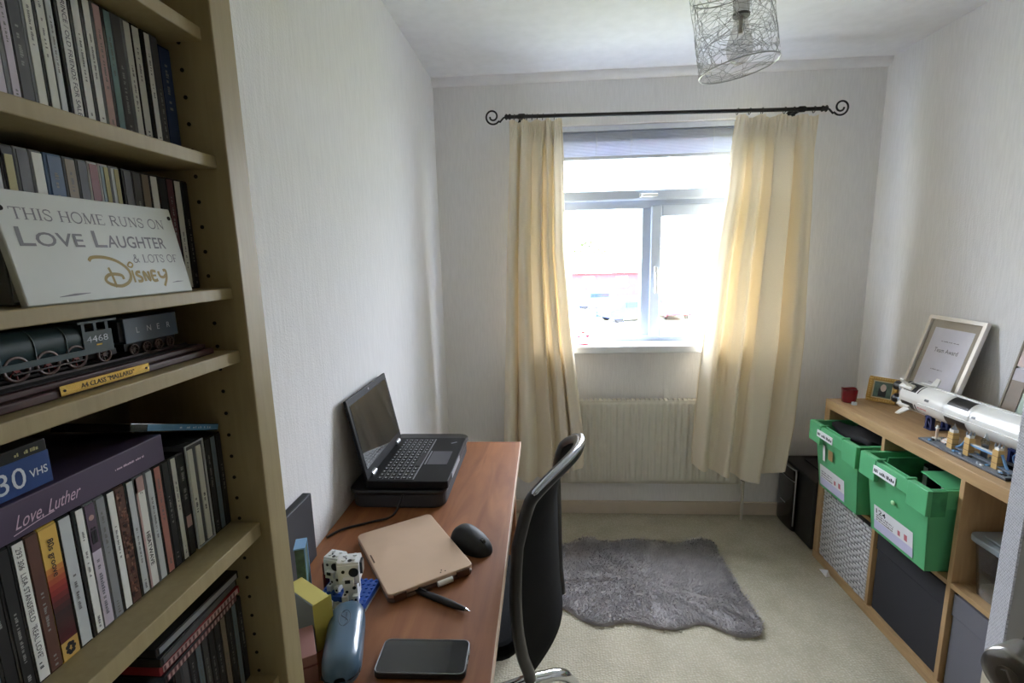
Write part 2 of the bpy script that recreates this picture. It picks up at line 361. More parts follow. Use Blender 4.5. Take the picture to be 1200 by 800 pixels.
def tree(label, x, y, h, r, seed):
    q = random.Random(seed); t = thing('tree', label, 'tree', (x, y, -3.2)); LM = mat('spring_leaves', (58, 70, 36), .8, var=.3, scale=3)
    MB().cyl((0, 0, 0), (0, 0, h*.6), .15, mat('bark', (90, 70, 50), .9), 10).build('trunk', t)
    bb = MB()
    for i in range(420):
        d = Vector((q.gauss(0, 1), q.gauss(0, 1), q.gauss(0, 1))).normalized()*r*q.uniform(.55, 1); d.z *= .7
        c = Vector((0, 0, h*.72))+d; a, e = frame_from((q.gauss(0, 1), q.gauss(0, 1), q.gauss(0, 1))); sz = q.uniform(.12, .3)
        bb.add([c-a*sz, c-e*sz*.6, c+a*sz, c+e*sz*.6], [(0, 1, 2, 3)], LM)
    bb.build('crown', t)
tree('green tree behind the brick terrace, seen through the left pane', 6.2, 68, 7.0, 2.6, 3)
def car(label, x, y, rz, col):
    t = thing('car', label, 'car', (x, y, -3.15), rz, 'parked cars outside'); M = mat(*col)
    pr = [(-2.0, .35), (-2.0, .8), (-1.3, .95), (-.7, 1.42), (.8, 1.42), (1.5, .98), (2.05, .85), (2.05, .35)]
    bb = MB(); k = len(pr); vs = [Vector((p[0], -.85, p[1])) for p in pr]+[Vector((p[0], .85, p[1])) for p in pr]
    bb.add(vs, [(i, (i+1) % k, k+(i+1) % k, k+i) for i in range(k)], M).add(vs, [tuple(range(k)), tuple(range(k, 2*k))[::-1]], M); bb.build('body', t, bevel=.08)
    gl = mat('car_glass', (40, 50, 60), .1)
    MB().box((-.75, -.87, 1.0), (.85, .87, 1.32), gl).build('windows', t)
    for px in (-1.25, 1.3):
        for sy in (-.8, .62): MB().cyl((px, sy, .33), (px, sy+.18, .33), .33, mat('tyre', (25, 25, 25), .8), 14).build('wheel', t)
car('blue car parked far off, seen through the left pane', 4.6, 43, .15, ('blue_car_paint', (60, 100, 190), .3))
car('dark blue car parked nearer, low in the left pane', 5.8, 34.5, .5, ('dark_blue_car_paint', (40, 60, 150), .3))
car('red car seen end-on low in the right pane', 9.2, 36, PI/2, ('red_car_paint', (200, 50, 60), .3))

# ================================================================== BOOKCASE
XBF = -.36
BW = wood('bookcase_veneer', (152, 137, 98), (161, 146, 107), (9, 9, .9), 14, .5, .4)
t = thing('bookcase', 'tall pale wood bookcase full of discs against the left wall', 'bookcase', (XBF, 0, 0)); BC = t
D0 = -.175
MB().box((D0, .566, 0), (0, .606, 2.05), BW).build('side_panel', t, bevel=.0015)
MB().box((D0, -.24, 0), (0, -.20, 2.05), BW).build('side_panel', t, bevel=.0015)
MB().box((D0, -.20, 0), (D0+.006, .566, 2.05), mat('bookcase_back', (92, 80, 58), .7)).build('back_panel', t)
for z0, z1 in ((2.03, 2.05), (1.669, 1.683), (1.534, 1.548), (1.385, 1.398), (1.307, 1.322), (1.075, 1.094), (.846, .865), (.60, .62), (.35, .37), (.0, .06)):
    MB().box((D0+.006, -.20, z0), (-.013, .566, z1), BW).build('shelf', t, bevel=.0012)
hm = mat('pin_hole', (30, 24, 16), .9)
for i in range(40):
    z = .70+.0285*i
    MB().cyl((-.04, .5652, z), (-.04, .5659, z), .0023, hm, 10).build('pin_hole', t)

# discs ------------------------------------------------------------------
CASEM = {k: mat('case_'+k, c, .22, coat=.3) for k, c in dict(clear=(120, 122, 124), dark=(42, 42, 44), grey=(92, 94, 98), navy=(36, 52, 84), blue=(62, 92, 128), yellow=(214, 176, 84), brown=(78, 58, 50), white=(200, 200, 198), purple=(60, 46, 66), red=(130, 40, 44)).items()}
SC = dict(white=(236, 236, 230), offwhite=(220, 220, 210), dgrey=(78, 78, 80), black=(30, 30, 32), teal=(118, 150, 152), pink=(190, 156, 150), navy=(42, 62, 100), blue=(72, 96, 128), grey=(140, 142, 144), lgrey=(200, 204, 204), salmon=(170, 112, 100), brown=(96, 62, 50), tan=(138, 124, 104), red=(140, 84, 84), dred=(92, 48, 52), mauve=(200, 190, 202), yellow=(206, 168, 92), paleteal=(146, 164, 170), slate=(104, 120, 128))
def spine_mat(k): return mat('spine_'+k, SC[k], .45, var=.04, scale=60)
XS = -.411
CDN = [0]
def disc(y, z, wd, h, col, label, tray='dark', txt=None, tcol=None, group='', top=False, depth=.110, dark=.25, tw=.7, fn=None, x=XS):
    CDN[0] += 1
    t = thing('disc_case', label, 'disc case', (x, y, z), 0, group)
    MB().box((-depth, -wd/2, 0), (0, wd/2, h), CASEM[tray]).build('case', t, bevel=.0006, seg=1)
    b = MB(); a = -wd/2+wd*dark; e = wd/2-wd*.04; sm = spine_mat(col)
    b.box((-.001, a, .002), (.0005, e, h-.002), sm)
    im = tcol or (mat('faint_print', (112, 110, 108), .7) if sum(SC[col]) > 330 else mat('pale_print', (150, 150, 146), .7))
    X = .0008; cen = (a+e)/2; th = (e-a)*.5
    if fn: fn(b, a, e, h, X)
    elif txt: im = mat('grey_ink', (70, 70, 82), .7); b.text(txt, (X, cen-th*.42, h*(.5+tw/2)), (0, 0, -1), (0, 1, 0), th, im, width=h*tw)
    else:
        q = random.Random(CDN[0]); st = q.uniform(.1, .45)
        b.marks((X, cen-th*.35, h*(1-st)), (0, 0, -1), (0, 1, 0), h*q.uniform(.25, .45), th*.62, im, CDN[0])
        if q.random() < .6: b.marks((X, cen-th*.35, h*.14), (0, 0, -1), (0, 1, 0), h*.09, th*.7, im, CDN[0]+50)
    b.build('spine_card', t)
    return t
g1 = 'discs on the top visible shelf'
z1 = 1.5485; h1 = .1185
row = [
 (.5555, .0165, 'navy', 'navy', 'thick navy blue disc case at the far right end of the top row', .05, None),
 (.5415, .010, 'dgrey', 'grey', 'dark grey disc case next to the thick navy one, top row', .2, None),
 (.5308, .0102, 'white', 'dark', 'white spined disc case two left of the thick navy one, top row', .35, None),
 (.5170, .0102, 'offwhite', 'dark', 'broad off-white disc spine, third white one from the right of the top row', .2, None),
 (.5060, .0102, 'offwhite', 'clear', 'off-white disc case touching the grey one beside the teal spine, top row', .3, None),
 (.4945, .0108, 'dgrey', 'grey', 'grey disc case just right of the teal spine, top row', .1, None),
 (.4830, .0104, 'teal', 'dark', 'teal spined disc case in the top row', .35, None),
 (.4722, .0104, 'pink', 'grey', 'pale pink spined disc case in the top row', .3, None),
 (.4612, .0104, 'white', 'dark', 'white disc case immediately left of the pink one, top row', .35, None),
 (.4500, .0104, 'white', 'dark', 'second white disc case left of the pink one, marked red at its foot', .3, None),
 (.4375, .0120, 'white', 'dark', 'wide white disc case reading OLD FRIENDS FOR SALE, top row', .25, 'PRINCE / OLD FRIENDS FOR SALE'),
 (.4255, .0060, 'lgrey', 'clear', 'thin pale paper sleeve left of the OLD FRIENDS FOR SALE case', .1, None),
 (.4165, .0102, 'offwhite', 'dark', 'off-white disc case left of the thin paper sleeve, top row', .3, None),
 (.4058, .0104, 'offwhite', 'clear', 'off-white disc case right of the dark grey lettered one, top row', .3, None),
 (.3952, .0104, 'dgrey', 'grey', 'dark grey disc case with white lettering down its whole spine, top row', .1, None),
 (.3845, .0102, 'mauve', 'clear', 'third disc case from the left end of the top row, pinkish white', .4, None),
 (.3740, .0102, 'mauve', 'clear', 'second disc case from the left end of the top row, pinkish white', .4, None),
 (.3635, .0102, 'offwhite', 'clear', 'leftmost disc case of the top row, off-white', .3, None)]
for (y, wd, col, tray, lab, dk, tx) in row: disc(y, z1, wd, h1*(.95 if col == 'navy' else 1), col, lab, tray, tx, group=g1, dark=dk, tw=.82)
g2 = 'discs behind the white plaque'
z2 = 1.3985; h2 = .1225
row = [
 (.5585, .0105, 'black', 'dark', 'black disc case at the right end of the row behind the plaque'),
 (.5470, .0104, 'offwhite', 'dark', 'white spined disc case beyond the right edge of the plaque'),
 (.5358, .0106, 'dred', 'dark', 'dark red disc case at the top right corner of the plaque'),
 (.5246, .0108, 'black', 'dark', 'black disc case between the dark red and the lettered white one, behind the plaque'),
 (.5132, .0104, 'white', 'dark', 'white disc case with black capitals behind the top right of the plaque'),
 (.5018, .0106, 'tan', 'dark', 'tan spined disc case behind the plaque'),
 (.4910, .0104, 'dgrey', 'dark', 'dark grey disc case just left of the tan one behind the plaque'),
 (.4800, .0106, 'dgrey', 'dark', 'darker of two grey disc cases left of the tan one behind the plaque'),
 (.4655, .0112, 'lgrey', 'clear', 'pale grey disc case right of the yellow and blue one behind the plaque'),
 (.4540, .0106, 'paleteal', 'white', 'white disc case with yellow and blue print behind the middle of the plaque'),
 (.4428, .0106, 'red', 'white', 'faded red disc case behind the middle of the plaque'),
 (.4316, .0104, 'dgrey', 'grey', 'grey disc case left of the faded red one behind the plaque'),
 (.4200, .0114, 'tan', 'grey', 'thick grey-brown disc case right of the wide blue one behind the plaque'),
 (.4060, .0155, 'blue', 'blue', 'wide blue disc case behind the left part of the plaque'),
 (.3920, .0104, 'offwhite', 'clear', 'white lettered disc case immediately left of the wide blue one'),
 (.3805, .0112, 'dgrey', 'clear', 'grey disc case second to the left of the wide blue one'),
 (.3690, .0104, 'black', 'dark', 'black disc case with a yellow label above the left end of the plaque'),
 (.3580, .0104, 'lgrey', 'clear', 'pale grey disc case at the far left end behind the plaque')]
YLAB = mat('yellow_label', (176, 168, 116), .6)
for (y, wd, col, tray, lab) in row:
    q = disc(y, z2, wd, h2, col, lab, tray, group=g2, dark=.2)
    if 'yellow label' in lab: MB().box((0, -.002, .085), (.001, .004, .115), YLAB).build('sticker', q)
    if 'yellow and blue' in lab: MB().box((0, 0, .075), (.001, .0045, .12), YLAB).build('sticker', q)
g4 = 'discs under the purple box set'
z4 = 1.0945; h4 = .124
def f_lisa(b, a, e, h, X):
    b.text("293 306  LISA STANSFIELD  'REAL LOVE'", (X, a+.0018, h*.95), (0, 0, -1), (0, 1, 0), .0042, INK, width=h*.78)
    b.marks((X, a+.0016, h*.14), (0, 0, -1), (0, 1, 0), h*.08, .003, INK, 3)
def f_heat(b, a, e, h, X):
    b.box((-.0005, a, .002), (.0007, a+.0022, h-.002), spine_mat('pink')); b.box((-.0005, a, h*.86), (.0007, e, h-.002), spine_mat('pink'))
    b.text('HEATWAVE', (X, (a+e)/2-.0012, h*.5), (0, 0, -1), (0, 1, 0), .0046, INK, width=h*.30, bold=.01)
    b.marks((X, a+.003, h*.84), (0, 1, 0), (0, 0, 1), .005, .002, INK, 8)
def f_fire(b, a, e, h, X):
    n_ = 24
    for i in range(n_):
        f = i/(n_-1); c = (222, 180, 86) if f > .72 else None
        if c is None:
            k = f/.72
            stops = ((0, (120, 24, 26)), (.25, (70, 18, 20)), (.5, (46, 24, 24)), (.75, (150, 40, 36)), (1, (214, 150, 70)))
            for (p0, c0), (p1, c1) in zip(stops, stops[1:]):
                if p0 <= k <= p1: c = tuple(int(c0[j]+(c1[j]-c0[j])*(k-p0)/(p1-p0)) for j in range(3)); break
        b.box((-.0005, a, .002+(h-.004)*i/n_), (.0007, e, .002+(h-.004)*(i+1)/n_), mat('print_%d_%d_%d' % c, c, .5))
    b.box((-.0005, a, .002), (.0009, e, .018), spine_mat('yellow'))
    for i in range(7): 
        an = 2*PI*i/7; b.cyl((.0008, (a+e)/2+.0027*math.cos(an), .010+.0042*math.sin(an)), (.0011, (a+e)/2+.0027*math.cos(an), .010+.0042*math.sin(an)), .0019, INK, 10)
    b.text('80s groove', (X+.0003, (a+e)/2-.002, h*.9), (0, 0, -1), (0, 1, 0), .005, INK, width=h*.27, bold=.012)
def f_fig(b, a, e, h, X):
    b.box((-.0005, a, h*.62), (.0007, e, h-.002), mat('print_plum', (92, 74, 92), .5)); c = (a+e)/2
    b.cyl((X, c, h*.88), (X+.0002, c, h*.88), .0026, spine_mat('pink'), 12)
    for dy in (-.0015, .0014): b.box((X, c+dy-.0011, h*.68), (X+.0003, c+dy+.0011, h*.78), INK).cyl((X, c+dy, h*.795), (X+.0003, c+dy, h*.795), .0011, INK, 8)
    b.marks((X, c-.002, h*.55), (0, 0, -1), (0, 1, 0), h*.45, .0035, mat('grey_print', (120, 116, 124), .7), 4, .8)
def f_pattern(b, a, e, h, X):
    q = random.Random(5)
    for i in range(90):
        y = q.uniform(a, e-.0012); z = q.uniform(.004, h-.006); c = q.choice(((130, 84, 66), (60, 38, 34), (150, 110, 90), (80, 40, 36)))
        b.box((X-.0003, y, z), (X, min(e, y+q.uniform(.001, .003)), z+q.uniform(.001, .004)), mat('print_%d_%d_%d' % c, c, .5))
def f_black_pink(b, a, e, h, X):
    b.box((-.0005, a, h*.28), (.0007, e, h*.39), spine_mat('pink'))
    b.marks((X, (a+e)/2-.002, h*.9), (0, 0, -1), (0, 1, 0), h*.35, .004, mat('pale_print', (150, 150, 146), .7), 14)
row = [
 (.5590, .0105, 'black', 'dark', 'black disc case against the side panel, right end of the row under the box set', {}),
 (.5485, .0098, 'slate', 'dark', 'slate grey disc case second from the right end under the box set', {}),
 (.5385, .0100, 'black', 'dark', 'black disc case third from the right end, beside the white slipcase', {}),
 (.4938, .0106, 'black', 'dark', 'black disc case with a pink patch near the foot of its spine', dict(fn=f_black_pink)),
 (.4820, .0104, 'offwhite', 'dark', 'off-white disc case between two black ones, left of the pink-patched case', dict(dark=.4)),
 (.4710, .0106, 'black', 'dark', 'black disc case with white print just right of the salmon one', {}),
 (.4600, .0104, 'salmon', 'dark', 'salmon pink spined disc case under the box set', {}),
 (.4490, .0104, 'lgrey', 'clear', 'pale grey disc case between the salmon one and HEATWAVE', {}),
 (.4370, .0122, 'white', 'clear', 'white and pink disc case lettered HEATWAVE', dict(fn=f_heat, dark=.1)),
 (.4252, .0104, 'lgrey', 'dark', 'pale grey disc case immediately left of HEATWAVE', dict(dark=.3)),
 (.4143, .0106, 'brown', 'brown', 'brown patterned disc case in the middle of the row', dict(fn=f_pattern, dark=.08)),
 (.4035, .0104, 'white', 'dark', 'white disc case immediately left of the brown patterned one', dict(dark=.3)),
 (.3930, .0104, 'grey', 'clear', 'mid grey disc case second to the left of the brown patterned one', dict(dark=.2)),
 (.3823, .0106, 'mauve', 'clear', 'mauve disc case with two small dark figures on its spine', dict(fn=f_fig, dark=.12)),
 (.3716, .0104, 'white', 'dark', 'white disc case left of the one with two figures', dict(dark=.35)),
 (.3590, .0118, 'lgrey', 'dark', 'pale grey disc case immediately right of the yellow and red one', dict(dark=.15)),
 (.3450, .0155, 'yellow', 'yellow', 'thick yellow and red disc case with a dark trefoil at its foot', dict(fn=f_fire, dark=.03)),
 (.3320, .0106, 'brown', 'brown', 'plain brown disc case immediately left of the yellow and red one', dict(dark=.1)),
 (.3210, .0108, 'white', 'dark', 'white disc case with black capitals down its whole spine, left of the plain brown one', dict(fn=f_lisa, dark=.22)),
 (.3100, .0106, 'black', 'dark', 'black disc case immediately left of the white one with black capitals, lower row', {}),
 (.2990, .0106, 'black', 'dark', 'black disc case second from the left end, under the blue tape sleeve', {}),
 (.2880, .0106, 'paleteal', 'clear', 'pale teal disc case at the far left of the row', {})]
for (y, wd, col, tray, lab, kw) in row: disc(y, z4, wd, h4, col, lab, tray, group=g4, **kw)
# white slipcase with two spines
t = thing('disc_slipcase', 'white outlined slipcase holding two white disc spines', 'disc case', (XS, .5185, z4), 0, g4)
MB().box((-.110, -.0145, 0), (-.001, .0145, h4+.003), CASEM['grey']).build('slipcase', t, bevel=.0006, seg=1)
b = MB(); wm_ = mat('pale_edge', (200, 204, 206), .4)
b.box((-.001, -.0148, 0), (.0006, -.0136, h4+.003), wm_).box((-.001, .0136, 0), (.0006, .0148, h4+.003), wm_).box((-.001, -.0136, h4+.0018), (.0006, .0136, h4+.003), wm_).box((-.001, -.0136, 0), (.0006, .0136, .0012), wm_); b.build('slipcase_edge', t)
for k_, yy in enumerate((-.0085, .0055)):
    b = MB().box((-.0012, yy-.0032, .003), (.0004, yy+.0042, h4-.003), spine_mat('offwhite')); b.marks((.0007, yy-.0015, h4*.5), (0, 0, -1), (0, 1, 0), .02, .003, INK, 31+k_); b.build('spine_card', t)
g5 = 'discs on the lowest visible shelf'
z5 = .8655; h5 = .124
row = [(.5570, .0106, 'black', 'dark', 'black disc case at the right end of the lowest visible row'), (.5455, .0098, 'slate', 'dark', 'slate disc case second from the right of the lowest visible row'),
 (.5340, .0104, 'black', 'dark', 'black disc case between the slate and the tan ones, lowest row'), (.5230, .0104, 'tan', 'dark', 'tan patterned disc case in the lowest visible row'),
 (.5118, .0104, 'black', 'dark', 'black disc case immediately left of the tan one, lowest row'), (.5008, .0104, 'black', 'dark', 'second black disc case left of the tan one, lowest row'),
 (.4898, .0104, 'dgrey', 'dark', 'dark grey disc case third to the left of the tan one, lowest row'), (.4788, .0104, 'slate', 'dark', 'slate disc case in the middle of the lowest row'),
 (.4678, .0104, 'black', 'dark', 'black disc case left of the middle slate one, lowest row'), (.4568, .0104, 'dgrey', 'grey', 'dark grey disc case second right of the face-out silver cover'), (.4458, .0104, 'black', 'dark', 'black disc case next to the face-out silver cover')]
for (y, wd, col, tray, lab) in row: disc(y, z5, wd, h5, col, lab, tray, group=g5)
# face-out disc case with a silver patterned cover
t = thing('disc_case', 'disc case standing face out with a silver speckled cover', 'disc case', (-.415, .372, z5), R(18), g5)
MB().box((-.010, -.062, 0), (0, .062, .122), CASEM['clear']).build('case', t, bevel=.001)
b = MB().box((0, -.05, .002), (.0006, .061, .12), spine_mat('slate')); q = random.Random(9)
for i in range(260):
    y, z = q.gauss(.02, .02), q.gauss(.06, .026)
    if -.048 < y < .058 and .006 < z < .116: b.box((.0006, y, z), (.0009, y+.003, z+.0025), spine_mat(q.choice(['white', 'lgrey', 'dgrey'])))
b.build('cover', t)
for i, (col, tray, lab) in enumerate((('dred', 'dark', 'red striped disc case lying lowest of the stack on the bottom row'), ('pink', 'red', 'red and white disc case lying second from the bottom of the stack'), ('dgrey', 'dark', 'dark grey disc case lying second from the top of the stack'), ('grey', 'dark', 'pale edged disc case lying on top of the stack'))):
    t = thing('disc_case', lab, 'disc case', (-.405, .487, .99+.0108*i), R((2, -1, 1, -2)[i]), 'discs lying flat on the lowest row')
    MB().box((-.118, -.066, 0), (0, .066, .0102), CASEM[tray]).build('case', t, bevel=.0006, seg=1)
    b = MB().box((-.001, -.062, .002), (.0006, .062, .0085), spine_mat(col))
    if i < 2:
        for k_ in range(20): b.box((0, -.061+.006*k_, .0025), (.0008, -.0585+.006*k_, .008), spine_mat('dred' if i else 'pink'))
    b.build('spine_card', t)
# purple box set, tape, blue disc
t = thing('box_set', 'flat purple box set with slanted pink lettering lying on the discs', 'box set', (-.402, .382, 1.2235))
PUR = mat('purple_card', (70, 56, 80), .5, var=.12, scale=6)
MB().box((-.124, -.082, 0), (0, .082, .029), PUR).build('box', t, bevel=.001)
b = MB(); pk = mat('pale_pink_print', (206, 178, 196), .6)
b.text('Love, Luther', (.0006, -.066, .0075), (0, 1, .02), (0, 0, 1), .011, pk, width=.052, shear=.35)
b.build('title_lettering', t); b = MB(); b.ribbon([(-.068, .004), (-.05, .0065), (-.036, .0075)], .0008, (.0006, 0, 0), (0, 1, 0), (0, 0, 1), pk)
b.build('underline', t); b = MB(); b.marks((.0006, .022, .0145), (0, 1, 0), (0, 0, 1), .034, .0022, pk, 8, .8); b.build('small_print', t)
t = thing('video_tape', 'blue and black video cassette sleeve reading 30 VHS on the purple box', 'video tape', (-.408, .308, 1.253))
MB().box((-.103, -.047, 0), (0, .047, .037), BLACK).build('sleeve', t, bevel=.001)
b = MB().box((-.001, -.0468, .0005), (.0006, .0468, .0275), mat('tape_blue', (30, 66, 128), .4)); wt = mat('white_print', (214, 220, 230), .6)
b.text('30', (.0008, .006, .0055), (0, 1, 0), (0, 0, 1), .017, wt, width=.021); b.text('VHS', (.0008, .0300, .010), (0, 1, 0), (0, 0, 1), .0065, wt, width=.014, bold=.01)
b.marks((.0008, .020, .0305), (0, 1, 0), (0, 0, 1), .02, .003, YLAB, 12); b.build('label', t)
t = thing('disc_case', 'blue disc case lying tilted across the discs under the train shelf', 'disc case', (-.412, .5005, 1.2420)); t.rotation_euler = (R(-19.3), 0, 0)
MB().box((-.085, -.066, 0), (0, .066, .0085), CASEM['dark']).build('case', t, bevel=.0006)
b = MB().box((-.001, -.045, .001), (.0006, .0655, .0078), mat('blue_spine', (84, 138, 178), .4)); b.marks((.0008, .0, .003), (0, 1, 0), (0, 0, 1), .05, .0025, wt, 77); b.build('spine_card', t)

# plaque -------------------------------------------------------------------
lean = math.atan2(.014, .081)
t = thing('wall_plaque', 'white wooden plaque with grey and gold lettering propped on the shelf', 'plaque', (-.379, .336, 1.3985)); t.rotation_euler = (0, -lean, R(1.0))
W_, H_ = .1765, .0875
b = MB(); b.box((-.006, 0, 0), (0, W_, H_), mat('plaque_white', (206, 210, 204), .5)); b.build('board', t, bevel=.001)
b = MB(); GT = mat('grey_paint', (126, 126, 130), .6); GD = mat('gold_paint', (156, 136, 72), .6); X = .00015
dy, dz = (0, 1, 0), (0, 0, 1)
GLY = {  # width, strokes: thick K / thin N polylines in a unit box
 'T': (.85, [('K', [(.425, 0), (.425, 1)]), ('N', [(.03, .97), (.82, .97)]), ('N', [(.03, .97), (.03, .78)]), ('N', [(.82, .97), (.82, .78)]), ('S', .425, 0)]),
 'H': (1.0, [('K', [(.2, 0), (.2, 1)]), ('K', [(.8, 0), (.8, 1)]), ('N', [(.2, .5), (.8, .5)]), ('S', .2, 0), ('S', .2, 1), ('S', .8, 0), ('S', .8, 1)]),
 'I': (.42, [('K', [(.21, 0), (.21, 1)]), ('S', .21, 0), ('S', .21, 1)]),
 'S': (.72, [('M', [(.62, .72), (.6, .9), (.4, .98), (.18, .93), (.1, .76), (.2, .6), (.45, .48), (.6, .36), (.62, .18), (.5, .04), (.3, .02), (.12, .1), (.08, .3)])]),
 'O': (1.0, [('M', [(.5+.42*math.cos(2*PI*i/20), .5+.5*math.sin(2*PI*i/20)) for i in range(21)])]),
 'M': (1.15, [('N', [(.16, 0), (.2, 1)]), ('K', [(.2, .98), (.56, .03)]), ('N', [(.56, .03), (.92, 1)]), ('K', [(.94, 1), (.97, 0)]), ('S', .16, 0), ('S', .97, 0), ('S', .17, 1), ('S', .96, 1)]),
 'E': (.82, [('K', [(.2, 0), (.2, 1)]), ('N', [(.2, .97), (.72, .97), (.72, .8)]), ('N', [(.2, .52), (.58, .52)]), ('N', [(.2, .03), (.75, .03), (.77, .22)]), ('S', .2, 0), ('S', .2, 1)]),
 'R': (.92, [('K', [(.2, 0), (.2, 1)]), ('M', [(.2, .97), (.5, .97), (.68, .86), (.7, .72), (.62, .56), (.45, .5), (.2, .5)]), ('K', [(.45, .5), (.82, .03)]), ('S', .2, 0), ('S', .84, 0), ('S', .2, 1)]),
 'U': (.98, [('M', [(.2, 1), (.2, .3), (.3, .08), (.5, .02), (.68, .08), (.78, .3), (.78, 1)]), ('S', .2, 1), ('S', .78, 1)]),
 'N': (1.0, [('N', [(.18, 0), (.18, 1)]), ('K', [(.18, .98), (.8, .03)]), ('N', [(.8, 0), (.8, 1)]), ('S', .18, 0), ('S', .8, 1), ('S', .16, 1)]),
 'L': (.8, [('K', [(.2, 0), (.2, 1)]), ('N', [(.2, .03), (.7, .03), (.73, .25)]), ('S', .2, 0), ('S', .2, 1)]),
 'F': (.76, [('K', [(.2, 0), (.2, 1)]), ('N', [(.2, .97), (.7, .97), (.7, .78)]), ('N', [(.2, .5), (.56, .5)]), ('S', .2, 0), ('S', .2, 1)]),
 '&': (1.0, [('M', [(.92, .02), (.3, .75), (.32, .92), (.46, .98), (.58, .9), (.55, .74), (.2, .45), (.1, .22), (.22, .03), (.46, .02), (.7, .2), (.84, .5)])])}
def serif(bd, s_, y0, z0, h, width):
    adv = [GLY[c][0] if c in GLY else .45 for c in s_]; k_ = width/sum(adv); p_ = y0
    for c, a_ in zip(s_, adv):
        for g in (GLY[c][1] if c in GLY else ()):
            if g[0] == 'S': bd.ribbon([(p_+(g[1]-.15)*k_, z0+(g[2]*.96+.02)*h), (p_+(g[1]+.15)*k_, z0+(g[2]*.96+.02)*h)], h*.045, (X, 0, 0), dy, dz, GT)
            else: bd.ribbon([(p_+q_[0]*k_, z0+q_[1]*h) for q_ in g[1]], h*{'K': .16, 'N': .075, 'M': .115}[g[0]], (X, 0, 0), dy, dz, GT)
        p_ += a_*k_
serif(b, 'THIS HOME RUNS ON', .010, .0655, .0090, .152)
for big, small, y0, wd in (('L', 'OVE', .0095, .054), ('L', 'AUGHTER', .073, .083)):
    b.text(big, (X, y0, .0455), dy, dz, .0148, GT, width=.0125, bold=.01); b.text(small, (X, y0+.0135, .0455), dy, dz, .0112, GT, width=wd-.0135, bold=.012)
serif(b, '& LOTS OF', .1085, .0315, .0076, .058)
b.build('grey_lettering', t)
b = MB()
def st(p, wd): b.ribbon([tuple(q[:2]) for q in smooth_path([(x_, y_, 0) for x_, y_ in p], 6)], wd, (X, 0, 0), dy, dz, GD)
st([(.062, .0335), (.066, .0365), (.078, .0365), (.090, .033), (.099, .026), (.1005, .019), (.096, .0135), (.087, .0105), (.077, .0125), (.0725, .0165), (.076, .0205), (.083, .0215), (.0905, .020), (.0915, .0165)], .0028)
st([(.079, .0275), (.0805, .020), (.0815, .0095)], .0024)
st([(.1035, .0245), (.1035, .013)], .0022); 
st([(.100, .0285), (.1035, .0318), (.1065, .030), (.104, .0272), (.100, .0285)], .0016)
st([(.1125, .0225), (.109, .0225), (.1075, .0200), (.1125, .0170), (.1115, .0140), (.1072, .0140)], .0028)
st([(.1165, .0135), (.1165, .0225), (.1220, .0140), (.1220, .0230)], .0028)
st([(.1318, .0225), (.1262, .0225), (.1262, .0140), (.1320, .0140)], .0028); st([(.1262, .0185), (.131, .0185)], .002)
st([(.135, .0225), (.136, .0175), (.1405, .0165), (.144, .019)], .0028); st([(.1385, .0075), (.1440, .0160), (.1450, .0230), (.1415, .0230)], .0028)
b.build('gold_lettering', t)
b = MB(); b.ribbon([(.026, .0052), (.040, .0062), (.054, .0066)], [.0004, .0018, .0004], (X, 0, 0), dy, dz, GT); b.ribbon([(.150, .0105), (.158, .0112), (.166, .0112)], [.0003, .0012, .0003], (X, 0, 0), dy, dz, GT)
b.build('swash_marks', t)
b = MB()
for y_, z_ in ((.0045, .073), (W_-.0045, .0775)): b.cyl((-.001, y_, z_), (.0006, y_, z_), .0021, hm, 12)
b.build('hanging_holes', t)

# model train ---------------------------------------------------------------
t = thing('model_train', 'dark blue-green model steam engine and tender on a wooden display base with brass plate', 'model train', (-.43, 0, 1.3225))
MAH = wood('dark_mahogany', (58, 34, 32), (76, 46, 42), (8, 1, 8), 10)
b = MB(); b.box((-.035, .16, 0), (.040, .545, .007), MAH).box((-.030, .165, .007), (.034, .540, .0125), MAH); b.build('display_base', t, bevel=.0015)
b = MB(); RAIL = mat('rail_grey', (96, 92, 90), .35, metal=.8)
b.box((-.020, .17, .0125), (.028, .535, .0132), mat('ballast', (40, 36, 36), .9))
for xx in (-.006, .0135): b.box((xx, .17, .0132), (xx+.0016, .535, .0152), RAIL)
b.build('track', t)
q = MB(); BR = mat('brass_plate', (222, 186, 104), .25, metal=.85); q.box((.0400, .357, .0015), (.0410, .447, .0098), BR)
q.text('A4 CLASS "MALLARD"', (.0413, .402, .0037), dy, dz, .0042, INK, width=.054, align='c')
for yy in (.3605, .4435): q.cyl((.0409, yy, .0055), (.0414, yy, .0055), .0011, INK, 8)
q.build('nameplate', t)
LOCO = mat('loco_paint', (46, 66, 70), .4); TEND = mat('tender_paint', (78, 94, 112), .4)
def loco_sec(wd, zb, zt, n=9):
    out = [(-wd, zb)]; 
    for i in range(n+1):
        a = PI-PI*i/n; out.append((wd*math.cos(a), zt-wd+wd*math.sin(a)*1.0))
    return out+[(wd, zb)]
b = MB(); ys_ = [.165, .20, .24, .28, .32, .36, .408]; sec = loco_sec(.0125, .030, .0545); k = len(sec); vs = []
for i, yy in enumerate(ys_):
    s_ = .45 if i == 0 else (.85 if i == 1 else 1)
    vs += [Vector((.003+p[0], yy, .03+(p[1]-.03)*s_)) for p in sec]
fs = [(i*k+j, (i+1)*k+j, (i+1)*k+(j+1) % k, i*k+(j+1) % k) for i in range(len(ys_)-1) for j in range(k)]
b.add(vs, fs, LOCO, True).add(vs, [tuple(range(k)), tuple(range((len(ys_)-1)*k, len(ys_)*k))], LOCO)
b.box((-.0105, .165, .0255), (.0170, .408, .0305), LOCO)
b.build('boiler_casing', t)
b = MB(); BAND = mat('boiler_band', (104, 120, 122), .4)
